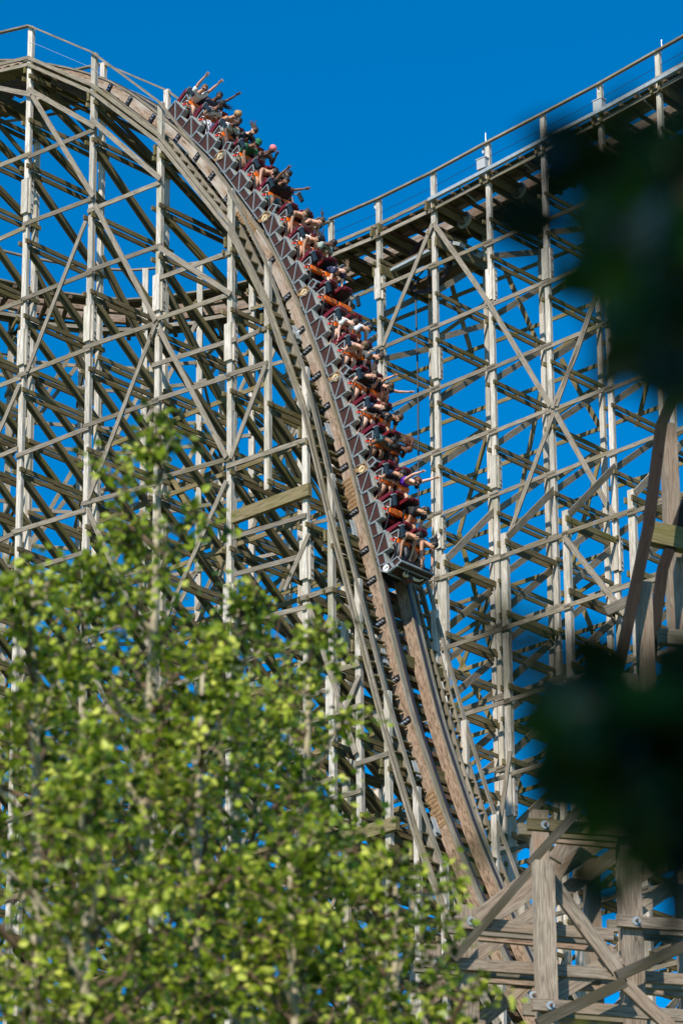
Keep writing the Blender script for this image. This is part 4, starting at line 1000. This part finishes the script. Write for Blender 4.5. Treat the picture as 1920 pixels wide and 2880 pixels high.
for (x, y, r) in ((1303, 618, .30), (1457, 535, .30)):
    c = hit(P0R, x, y, 1.35); wheel_mb(c, r, .10, rim=.07, spokes=5, hub=.16).build('cable_sheave', M_STEEL, turn)
c = hit(P0R, 1205, 745, 1.3); wheel_mb(c, 1.05, .14, rim=.12, spokes=6, hub=.15).build('drive_wheel', mat('dark_rusty_iron', (.05, .035, .035), .6, .4), turn)
for (x0, y0, x1, y1, bb, w_, h_, m) in ((1095, 765, 1240, 690, .4, .18, .10, M_STEEL), (1170, 800, 1310, 725, 2.1, .18, .10, M_STEEL), (1120, 660, 1260, 600, 1.0, .3, .3, W_DARK), (1240, 680, 1300, 690, .9, .3, .12, M_STEEL),
                            (1330, 715, 1370, 722, 2.2, .4, .12, M_STEEL), (1180, 810, 1330, 745, 1.9, .7, .08, W_DARK), (1100, 770, 1260, 690, .8, .7, .08, W_DARK)):
    G.beam('machinery_beam', m, hit(P0R, x0, y0, bb), hit(P0R, x1, y1, bb), w_, h_, Z, (1, .3, 0), 2)
for x0, y0, x1, y1 in ((1205, 563, 1365, 480), (1365, 480, 1530, 392), (1530, 392, 1700, 305), (1700, 305, 1870, 213), (1870, 213, 2000, 140)):
    G.beam('cable_tray', M_STEEL, hit(P0R, x0, y0, -.32), hit(P0R, x1, y1, -.32), .12, .12, Z, (1, 0, 0), 3)
    m_ = hit(P0R, (x0 + x1) / 2, (y0 + y1) / 2, -.32); G.beam('tray_bracket', M_STEEL, m_, m_ + B * 1.0 - Z * .25, .04, .05, Z, (1, 0, 0), 2)
for x, y in ((1357, 463), (1684, 298)):
    p = hit(P0R, x, y, -.15); mb = MB(); mb.bx(p, (.36, .22, .36), 0, Matrix((A, B, Z)).transposed()); mb.bx(p + Z * .2, (.42, .26, .03), 0, Matrix((A, B, Z)).transposed()); mb.build('control_box', mat('light_grey_box', (.42, .43, .42), .5), turn)
for x, y, h_ in ((1365, 405, .42), (1860, 148, .48)):
    p = hit(P0R, x, y, 0); mb = MB(); mb.tube([p, p + Z * h_], [.014, .008], 6); mb.build('lightning_rod', M_CHROME, turn)
for x, y in ((1055, 580), (1358, 425), (1683, 255)):
    p = hit(P0R, x, y, -.05); mb = MB(); mb.tube([p + Z * .12, p], [.03, .045], 8); mb.tube([p, p - Z * .10], [.05, .035], 8, 1); mb.build('cage_lamp', [M_BLACK, mat('lamp_glass', (.6, .62, .62), .15)], turn)
# far curve of the same track
CRV = []
p = W(P0R, RB[0]['s'], 1.35, 0); z0c = RB[0]['top'] - 1.1; az = -48.0; p.z = 0
n = 26; ds = 0.75
for i in range(n):
    CRV.append((p.copy(), math.radians(az), z0c - .03 * i + max(0, i - 12) * .085)); d = V((math.sin(math.radians(az)), math.cos(math.radians(az)), 0)); p = p + d * ds; az -= 3.6
Rw = 1.5
for i in range(n - 1):
    (p, a, z), (q, a2, z2) = CRV[i], CRV[i + 1]
    def lat(pt, a, o, z): r = V((math.cos(a), -math.sin(a), 0)); v_ = pt + r * o; return V((v_.x, v_.y, z))
    bank = 0.10
    for o, m, hh, ww, dz in ((-.5, W_BROWN, .34, .2, -.05), (.5, W_BROWN, .34, .2, .05), (-.5, M_RAIL, .04, .12, .14), (.5, M_RAIL, .04, .12, .24)):
        G.beam('track_beam' if m == W_BROWN else 'steel_rail', m, lat(p, a, o, z + dz), lat(q, a2, o, z2 + dz), ww, hh, Z, (.8, .3, 0), 1.5)
    for o in (-.9, -1.15, -1.4, .9, 1.15, 1.4): G.beam('deck_plank', W_GREY if abs(o) > 1.3 else W_DARK, lat(p, a, o, z - .12), lat(q, a2, o, z2 - .12), .22, .06, Z, (.9, .5, 0))
    for o in (-Rw, Rw): G.beam('handrail', W_GREY, lat(p, a, o, z + 1.0), lat(q, a2, o, z2 + 1.0), .11, .06, Z, (1, .3, 0), 2) if i > 1 or o < 0 else None
    G.beam('cross_tie', W_DARK, lat(p, a, -Rw, z - .24), lat(p, a, Rw, z - .24), .14, .12, Z, (.9, .4, 0))
    if i % 3 == 2:
        for o in (-Rw, Rw):
            mb = MB(); b0 = lat(p, a, o, 0); b1 = lat(p, a, o, z + 1.0); d_ = V((math.sin(a), math.cos(a), 0))
            mb.beam(b0, b1, .2, .14, V((d_.y, -d_.x, 0)), rt(.9, 1.1)); G.add('post', mb, W_POST, b0, b1, .2, 1.2)
        zz = z - .6; kk = 0
        while zz > 16:
            for sg in (-1, 1):
                dd = V((math.sin(a), math.cos(a), 0)) * .12 * sg; G.beam('ledger', W_OLIVE, lat(p, a, -Rw - .15, zz) + dd, lat(p, a, Rw + .15, zz) + dd, .06, .16, Z, rt(.8, 1.1), .7)
            G.beam('transverse_brace', W_OLIVE, lat(p, a, -Rw if kk % 2 else Rw, zz), lat(p, a, Rw if kk % 2 else -Rw, zz - 2.3), .06, .16, Z, rt(.8, 1.1), .6)
            if i + 3 < n:
                q3, a3, z3 = CRV[i + 3]
                for o in (-Rw - .1, Rw + .1):
                    G.beam('ribbon', W_GREY, lat(p, a, o, zz - .8), lat(q3, a3, o, zz - .8), .05, .13, Z, rt(.9, 1.2), .8)
                    if (kk + i // 3) % 2 == 0: G.beam('sway_brace', W_GREY, lat(p, a, o, zz - .6), lat(q3, a3, o, zz - 4.6), .05, .14, Z, rt(.9, 1.2), .7)
            zz -= 2.36; kk += 1
G.flush()
# hanging cable
cab = MB(); p = hit(P0R, 1167, 800, 1.3); q = hit(P0R, 1190, 1700, 1.3); q = V((p.x, p.y, 0.5)); pts = [p.lerp(q, i / 30) + A * .05 * math.sin(i * .9) for i in range(31)]
cab.tube(pts, .03, 6); o = cab.build('hanging_cable', M_BLACK); tag(o, 'thin dark steel cable hanging straight down from the gear under the high track', 'cable')

# =================================================================== NEAR TRESTLE (lower right, much closer)
AZN = math.radians(-15.5)
PN = at(1400, 2600, 50.0)
An = V((math.sin(AZN), math.cos(AZN), 0)); Bn = V((math.cos(AZN), -math.sin(AZN), 0))     # Bn: along the ledgers to the right; An: away from the camera
near = thing('coaster_trestle', 'close up timber trestle corner at lower right with large round washers on its bolts', 'roller coaster', loc=V((PN.x, PN.y, 0)))
H = Frame_(near)
def hn(x, y, a=0.0): return hit(PN, x, y, a, An)         # on the plane facing the camera
def timber(kind, x0, y0, x1, y1, a, wd, th, m=W_NEAR, level=None, tint=None):
    p = hn(x0, y0, a); q = hn(x1, y1, a)
    if level == 'v': q = V((p.x, p.y, q.z))
    if level == 'h': q.z = p.z = (p.z + q.z) / 2
    d = (q - p).normalized(); up = An.cross(d)
    H.beam(kind, m, p, q, th, wd, up, tint or rt(.95, 1.15), 5)
pw = 11734 / 50
timber('post', 1312, 2550, 1305, 3300, 0, .21, .16, level='v'); timber('post', 1525, 2425, 1530, 3300, -.35, .24, .16, level='v', tint=(1.15, .1, 0))
timber('post', 1513, 2284, 1515, 2450, .4, .2, .16, level='v'); timber('post', 1762, 2330, 1770, 3300, 0, .26, .18, level='v', tint=(.95, .3, 0))
timber('post', 1210, 2660, 1205, 3300, 1.2, .2, .16, level='v'); timber('post', 1765, 1900, 1767, 2340, 0, .2, .18, level='v')
timber('post', 1905, 2100, 1910, 3300, 1.6, .2, .18, level='v'); timber('post', 1660, 2420, 1665, 3300, 2.2, .18, .18, level='v')
for (x0, y0, x1, y1, a) in ((1482, 2318, 1900, 2352, -.13), (1278, 2594, 1722, 2630, -.13), (1189, 2704, 1707, 2740, -.13), (1495, 2825, 1960, 2861, -.5), (1733, 2590, 1960, 2606, -.13), (1700, 2740, 1960, 2760, .5)):
    timber('ledger', x0, y0, x1, y1, a, .145, .07, W_NEAR if y0 > 2400 else W_OLIVE, tint=(.9, .4, 0))
    timber('ledger', x0 - 26, y0 + 14, x1 - 20, y1 + 14, a + .55, .145, .07, W_GREY)
    timber('ledger', x0 + 60, y0 + 40, x1, y1 + 40, a + .9, .10, .07, W_BROWN, tint=(1.1, .3, 0))
for (x, y, a) in ((1323, 2590, -.17), (1531, 2320, -.17), (1232, 2703, -.17), (1547, 2828, -.55), (1788, 2590, -.17), (1498, 2800, -.3)):
    c = hn(x, y, a); mb = MB(); mb.prism([c + Bn * .052 * math.cos(t) + Z * .052 * math.sin(t) for t in [2 * math.pi * i / 18 for i in range(18)]], -An * .008)
    w_ = mb.build('washer', M_STEEL, near); mb = MB(); mb.tube([c - An * .005, c - An * .06], .018, 8); mb.build('bolt', M_BOLT, w_)
# boards running to the back: ribbons rising to the right, drawn on vertical planes along An
for (x0, y0, x1, y1, a, wd, m) in ((1273, 2700, 1497, 2440, -.25, .10, W_GREY), (1190, 2770, 1280, 2655, -.2, .10, W_GREY), (1487, 2432, 1700, 2195, -.25, .11, W_GREY), (1510, 2880, 1756, 2762, -.75, .13, W_GREY), (1733, 2746, 1960, 2645, -.3, .13, W_GREY)):
    timber('ribbon', x0, y0, x1, y1, a, wd, .06, m, tint=(.42, .9, 0))
for (x0, y0, x1, y1, a, wd) in ((1513, 2432, 1738, 2735, -.2, .17), (1756, 2770, 1900, 2905, -.55, .16), (1335, 2690, 1740, 2395, 1.2, .18), (1300, 2640, 1740, 2330, 1.8, .18), (1290, 2620, 1690, 2310, 2.6, .18), (1534, 2812, 1740, 2690, -.1, .2),
                             (1340, 2880, 1560, 2700, .8, .18), (1180, 2800, 1320, 2690, .9, .16), (1560, 2420, 1620, 2310, 1.5, .17), (1790, 2560, 1960, 2440, .9, .18), (1740, 2500, 1960, 2360, 1.8, .18)):
    timber('sway_brace', x0, y0, x1, y1, a, wd, .06, W_NEAR, tint=(1.0, .4, 0))
# taller shaded bay at the right edge; dipping handrails have shade painted into their tint
for (x, y0, y1, a, wd) in ((1876, 1195, 2700, 3.0, .20), (1806, 1640, 2400, 1.0, .19), (1915, 1560, 3000, 2.0, .20)):
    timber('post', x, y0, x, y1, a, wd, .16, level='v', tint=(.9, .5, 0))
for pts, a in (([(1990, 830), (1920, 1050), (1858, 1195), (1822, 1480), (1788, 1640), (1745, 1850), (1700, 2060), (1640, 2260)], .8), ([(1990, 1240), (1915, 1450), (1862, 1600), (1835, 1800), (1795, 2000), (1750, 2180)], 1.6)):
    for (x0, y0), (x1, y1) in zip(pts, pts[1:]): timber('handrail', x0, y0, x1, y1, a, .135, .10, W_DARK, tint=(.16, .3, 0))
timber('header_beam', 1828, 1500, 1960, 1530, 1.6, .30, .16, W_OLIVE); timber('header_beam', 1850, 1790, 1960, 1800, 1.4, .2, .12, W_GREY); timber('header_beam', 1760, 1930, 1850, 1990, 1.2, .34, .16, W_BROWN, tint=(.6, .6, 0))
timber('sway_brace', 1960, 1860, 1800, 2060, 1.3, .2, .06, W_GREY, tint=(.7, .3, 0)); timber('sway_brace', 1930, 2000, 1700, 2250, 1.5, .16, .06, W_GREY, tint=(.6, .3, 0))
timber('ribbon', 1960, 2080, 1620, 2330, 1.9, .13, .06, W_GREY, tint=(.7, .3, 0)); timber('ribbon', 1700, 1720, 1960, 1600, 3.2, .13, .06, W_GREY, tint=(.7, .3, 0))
# track carried by the near trestle, below the frame's reach of detail
H.flush()

# =================================================================== TREES
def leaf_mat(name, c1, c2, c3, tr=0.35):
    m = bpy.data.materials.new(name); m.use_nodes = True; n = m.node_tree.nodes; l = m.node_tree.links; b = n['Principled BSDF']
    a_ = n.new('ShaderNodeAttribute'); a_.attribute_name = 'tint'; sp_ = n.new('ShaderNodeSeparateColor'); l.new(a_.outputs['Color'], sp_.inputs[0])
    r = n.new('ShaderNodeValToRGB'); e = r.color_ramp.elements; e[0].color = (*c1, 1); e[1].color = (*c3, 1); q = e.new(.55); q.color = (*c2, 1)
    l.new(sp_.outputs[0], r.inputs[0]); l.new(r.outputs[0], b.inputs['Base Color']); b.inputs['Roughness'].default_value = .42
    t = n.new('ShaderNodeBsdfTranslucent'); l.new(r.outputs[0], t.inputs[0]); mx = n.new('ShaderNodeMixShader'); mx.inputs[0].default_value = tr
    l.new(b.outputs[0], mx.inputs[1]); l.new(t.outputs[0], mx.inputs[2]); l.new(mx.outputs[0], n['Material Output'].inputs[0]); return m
M_LEAF = leaf_mat('birch_leaf', (0.030, 0.060, 0.004), (0.27, 0.36, 0.016), (0.66, 0.68, 0.11), .32)
M_LEAF.node_tree.nodes['Principled BSDF'].inputs['Specular IOR Level'].default_value = 0.3
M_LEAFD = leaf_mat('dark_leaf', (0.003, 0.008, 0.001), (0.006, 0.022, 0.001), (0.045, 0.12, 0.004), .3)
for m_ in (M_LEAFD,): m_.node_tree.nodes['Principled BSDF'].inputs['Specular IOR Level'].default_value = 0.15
M_LEAFY = leaf_mat('yellow_leaf', (0.40, 0.36, 0.02), (0.60, 0.50, 0.03), (0.75, 0.62, 0.05), .4)
def leaf(mb, c, size, rng, tint=None, droop=0.3):
    d = V((rng.gauss(0, 1), rng.gauss(0, 1), rng.gauss(0, .7) - droop)).normalized(); nrm = V((rng.gauss(0, 1), rng.gauss(0, 1), rng.gauss(.5, 1))); sd_ = d.cross(nrm)
    if sd_.length < .01: return
    sd_.normalize(); nn = sd_.cross(d); L = size; w_ = size * .36; f = .12 * size
    t = tint if tint is not None else (min(1, max(0, rng.gauss(.45, .24))), 0, 0)
    P_ = [c, c + d * L * .35 + sd_ * w_ + nn * f, c + d * L * .35 - sd_ * w_ + nn * f, c + d * L * .75 + sd_ * w_ * .62 + nn * f * .5, c + d * L * .75 - sd_ * w_ * .62 + nn * f * .5, c + d * L, c + d * L * .4]
    o = len(mb.v); mb.v.extend(P_)
    mb.face([o, o + 6, o + 1], None, t); mb.face([o, o + 2, o + 6], None, t); mb.face([o + 6, o + 5, o + 3, o + 1], None, t); mb.face([o + 6, o + 2, o + 4, o + 5], None, t)
def tree(name, label, tx, ty, depth, halfw, nleaf, seed, lsize=.058, cover=4.5, zmin=4.0):
    rng = random.Random(seed); top = at(tx, ty, depth); base = V((top.x + rng.uniform(-.2, .2), top.y, 0)); h = top.z
    root = thing(name, label, 'tree', loc=base, group='young birch trees in front of the trestle')
    k = 14; pts = []; 
    for i in range(k + 1):
        t = i / k; pts.append(base.lerp(top, t) + V((math.sin(t * 7 + seed) * .07, math.cos(t * 5 + seed) * .07, 0)) * (1 - abs(2 * t - 1) * .4))
    mb = MB(); mb.tube(pts, [.10 * (1 - i / k) ** .8 + .008 for i in range(k + 1)], 8); mb.build('trunk', M_BARK, root, True)
    lv = MB(); tw = MB(); tips = []
    def trunk_at(z):
        t = max(0, min(1, z / h)) * k; i = min(int(t), k - 1); return pts[i].lerp(pts[i + 1], t - i)
    nb = 46
    for j in range(nb):
        z = zmin + (h - zmin) * (j / nb) ** .85; st = trunk_at(z); f = (h - z) / (h - zmin); prof = halfw * (f ** .75) * rng.uniform(.55, 1.1) + .12
        a = j * 2.4 + rng.uniform(-.5, .5); d = V((math.cos(a), math.sin(a), .0)); p = st.copy(); bp = [p.copy()]; up_ = .85 + .6 * (1 - f); m_ = 7
        for i in range(m_):
            q = d * (prof / m_) + Z * (prof / m_) * up_ * (1 - .8 * i / m_) + V((rng.gauss(0, .03), rng.gauss(0, .03), rng.gauss(0, .03))); p = p + q; bp.append(p.copy())
        mb = MB(); mb.tube(bp, [.022 * (1 - i / m_) * (prof / halfw + .3) + .004 for i in range(m_ + 1)], 5); mb.build('limb', M_BARK if j % 3 == 0 else M_TWIG, root, True)
        for i in range(2, m_ + 1):
            for _ in range(2):
                d2 = V((rng.gauss(0, 1), rng.gauss(0, 1), rng.gauss(.1, .6))).normalized(); L = rng.uniform(.12, .42) * (1.1 - .4 * i / m_) * (1 if f > .15 else .6); e = bp[i] + d2 * L
                tw.tube([bp[i], bp[i].lerp(e, .5) + Z * .02, e], [.006, .004, .002], 3, cap=False); tips.append((bp[i], e))
    per = max(1, int(nleaf / len(tips)))
    for a, b in tips:
        tone = rng.gauss(0, .2)
        if rng.random() < .14: continue
        for _ in range(per):
            t = rng.uniform(.1, 1.1); c = a.lerp(b, t) + V((rng.gauss(0, .04), rng.gauss(0, .04), rng.gauss(0, .04)))
            leaf(lv, c, lsize * rng.uniform(.7, 1.2), rng, (min(1, max(0, rng.gauss(.48 + tone, .25))), 0, 0))
    cr = lv.build('crown', M_LEAF, root); twi = tw.build('twigs', M_TWIG, cr); twi['kind'] = 'stuff'
    return root
TREES = [
 (425, 1235, 23.0, 1.15, 7500, 1, 'tallest young birch of the group, its narrow top reaching highest'),
 (80, 1640, 22.0, 1.25, 7500, 2, 'leafy young birch at the left edge of the picture'),
 (245, 1600, 24.0, 1.0, 6500, 3, 'young birch between the left edge tree and the tallest one'),
 (690, 1700, 23.5, 1.15, 7000, 4, 'young birch directly right of the tallest one'),
 (880, 1780, 24.5, 1.0, 6500, 5, 'young birch standing farthest right of the tall group, beside the steep track'),
 (560, 1900, 22.0, 1.2, 7000, 6, 'lower young birch in front of the gap between the middle trees'),
 (1090, 2430, 22.0, 1.1, 6000, 7, 'short birch at the bottom, nearest to the big bolted timbers'),
 (230, 2150, 20.0, 1.2, 6500, 8, 'short dense birch low at the bottom left'),
 (820, 2420, 21.0, 1.2, 6500, 9, 'short dense birch at the bottom centre'),
]
for x, y, d, hw, nl, sd_, lab in TREES: tree('birch_tree', lab, x, y, d, hw, int(nl * .8), sd_, .057)

# big tree beside the camera: its shaded low branches hang into view on the right, its unseen crown is added to shade them
big = thing('broadleaf_tree', 'dark shaded tree close to the viewer, its blurred leafy branches hanging in at the right', 'tree', loc=V((3.2, -1.2, 0)))
rng = random.Random(5)
mb = MB(); mb.tube([V((3.2, -1.2, 0)), V((3.1, -1.1, 2)), V((2.6, -1.0, 4.2)), V((1.6, -.8, 6.2))], [.28, .22, .18, .1], 12); mb.build('trunk', M_BARK, big, True)
cr = MB()
for _ in range(5200):
    while True:
        q = V((rng.uniform(-1, 1), rng.uniform(-1, 1), rng.uniform(-1, 1)))
        if q.length < 1: break
    c = V((0.2, -1.6, 5.9)) + V((q.x * 3.6, q.y * 2.7, q.z * 1.7))
    if c.y > 0.1 + (c.z - 4.4) * .9: continue
    leaf(cr, c, rng.uniform(.14, .22), rng, (rng.random(), 0, 0))
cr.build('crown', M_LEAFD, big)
for q in ((0.2, -1.4, 6.3), (-1.6, -1.2, 6.0), (1.2, -3.0, 6.2)):
    mb = MB(); mb.tube([V((2.2, -.95, 5.0)), V((2.2, -.95, 5.0)).lerp(V(q), .5) + Z * .2, V(q)], [.1, .07, .03], 7); mb.build('limb', M_BARK, big, True)
# low branches in view: (x, y, depth, number, spread in source px)
CL = [(1760, 430, 3.0, 10, 75), (1860, 570, 3.2, 22, 110), (1880, 780, 3.2, 34, 115), (1790, 700, 2.9, 12, 75), (1890, 970, 3.3, 20, 75), (1720, 520, 2.8, 5, 60), (1880, 400, 3.2, 12, 80),
      (1800, 2060, 3.1, 26, 100), (1850, 2200, 3.2, 60, 115), (1905, 2400, 3.2, 18, 80), (1790, 2140, 3.2, 26, 75), (1890, 2080, 3.4, 26, 70), (1720, 2010, 2.9, 8, 70), (1730, 2190, 3.0, 10, 60), (1900, 2050, 3.3, 24, 90)]
lb = MB()
for (x0, y0, x1, y1, nn, w0, w1) in ((1350, 1690, 1680, 2010, 30, 15, 55), (1660, 880, 1850, 860, 7, 15, 50), (1620, 2200, 1780, 2200, 6, 15, 40), (1720, 2420, 1850, 2300, 10, 12, 40), (1920, 1150, 1880, 1000, 14, 15, 50)):
    for i in range(nn):
        t = (i / nn) ** .8; leaf(lb, at(x0 + (x1 - x0) * t + rng.gauss(0, w0 + (w1 - w0) * t), y0 + (y1 - y0) * t + rng.gauss(0, w0 + (w1 - w0) * t), rng.uniform(2.5, 3.1)), rng.uniform(.022, .042), rng, (rng.random(), 0, 0))
root_pt = V((2.7, -1.0, 4.0))
for x, y, d, nn, sp_ in CL:
    for _ in range(int(nn * 1.35)):
        kk_ = rng.choice((.45, .7, 1.05)); c = at(x + rng.gauss(0, sp_ * kk_), y + rng.gauss(0, sp_ * kk_), d * rng.uniform(.93, 1.1)); leaf(lb, c, rng.uniform(.045, .078), rng, (rng.random(), 0, 0))
for path in ([(2300, 300), (2000, 520), (1850, 650), (1740, 560), (1650, 430)], [(2300, 900), (2000, 800), (1880, 900)], [(2350, 2350), (2000, 2250), (1820, 2140), (1680, 2010), (1520, 1870)]):
    mb = MB(); pp = [root_pt if False else at(x, y, 3.1) for x, y in path]
    if path[0][0] >= 2300: pp = [V((2.9, -1.05, 2.9)), V((1.9, 1.2, 3.3))] + pp
    mb.tube(pp, [.02 * (1 - i / len(pp)) + .003 for i in range(len(pp))], 6); mb.build('limb', M_TWIG, big, True)
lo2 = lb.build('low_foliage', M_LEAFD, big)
# sunlit yellow shrub top at the bottom edge
ys = MB(); sp0 = at(1610, 2940, 7.0)
shr = thing('shrub', 'blurred bright yellow leafed shrub top at the bottom edge', 'shrub', loc=V((sp0.x, sp0.y, 0)))
for _ in range(45): leaf(ys, at(1630 + rng.gauss(0, 70), 2925 + abs(rng.gauss(0, 60)) - 25, 7.0 * rng.uniform(.97, 1.04)), rng.uniform(.03, .055), rng, (rng.random(), 0, 0))
ys.build('foliage', M_LEAFY, shr)
for k in range(5):
    mb = MB(); e = at(1610 + (k - 2) * 60, 2920, 7.0); mb.tube([V((sp0.x, sp0.y, 0)), V((sp0.x, sp0.y, 1.6)).lerp(e, .3), e], [.03, .02, .005], 6); mb.build('stem', M_TWIG, shr, True)

# =================================================================== GROUND
g = MB(); g.v = [V((-3000, -3000, 0)), V((3000, -3000, 0)), V((3000, 3000, 0)), V((-3000, 3000, 0))]; g.face([0, 1, 2, 3])
o = g.build('ground', mat('grass_ground', (0.075, 0.10, 0.035), .9, 0, .4, .6)); o['kind'] = 'structure'
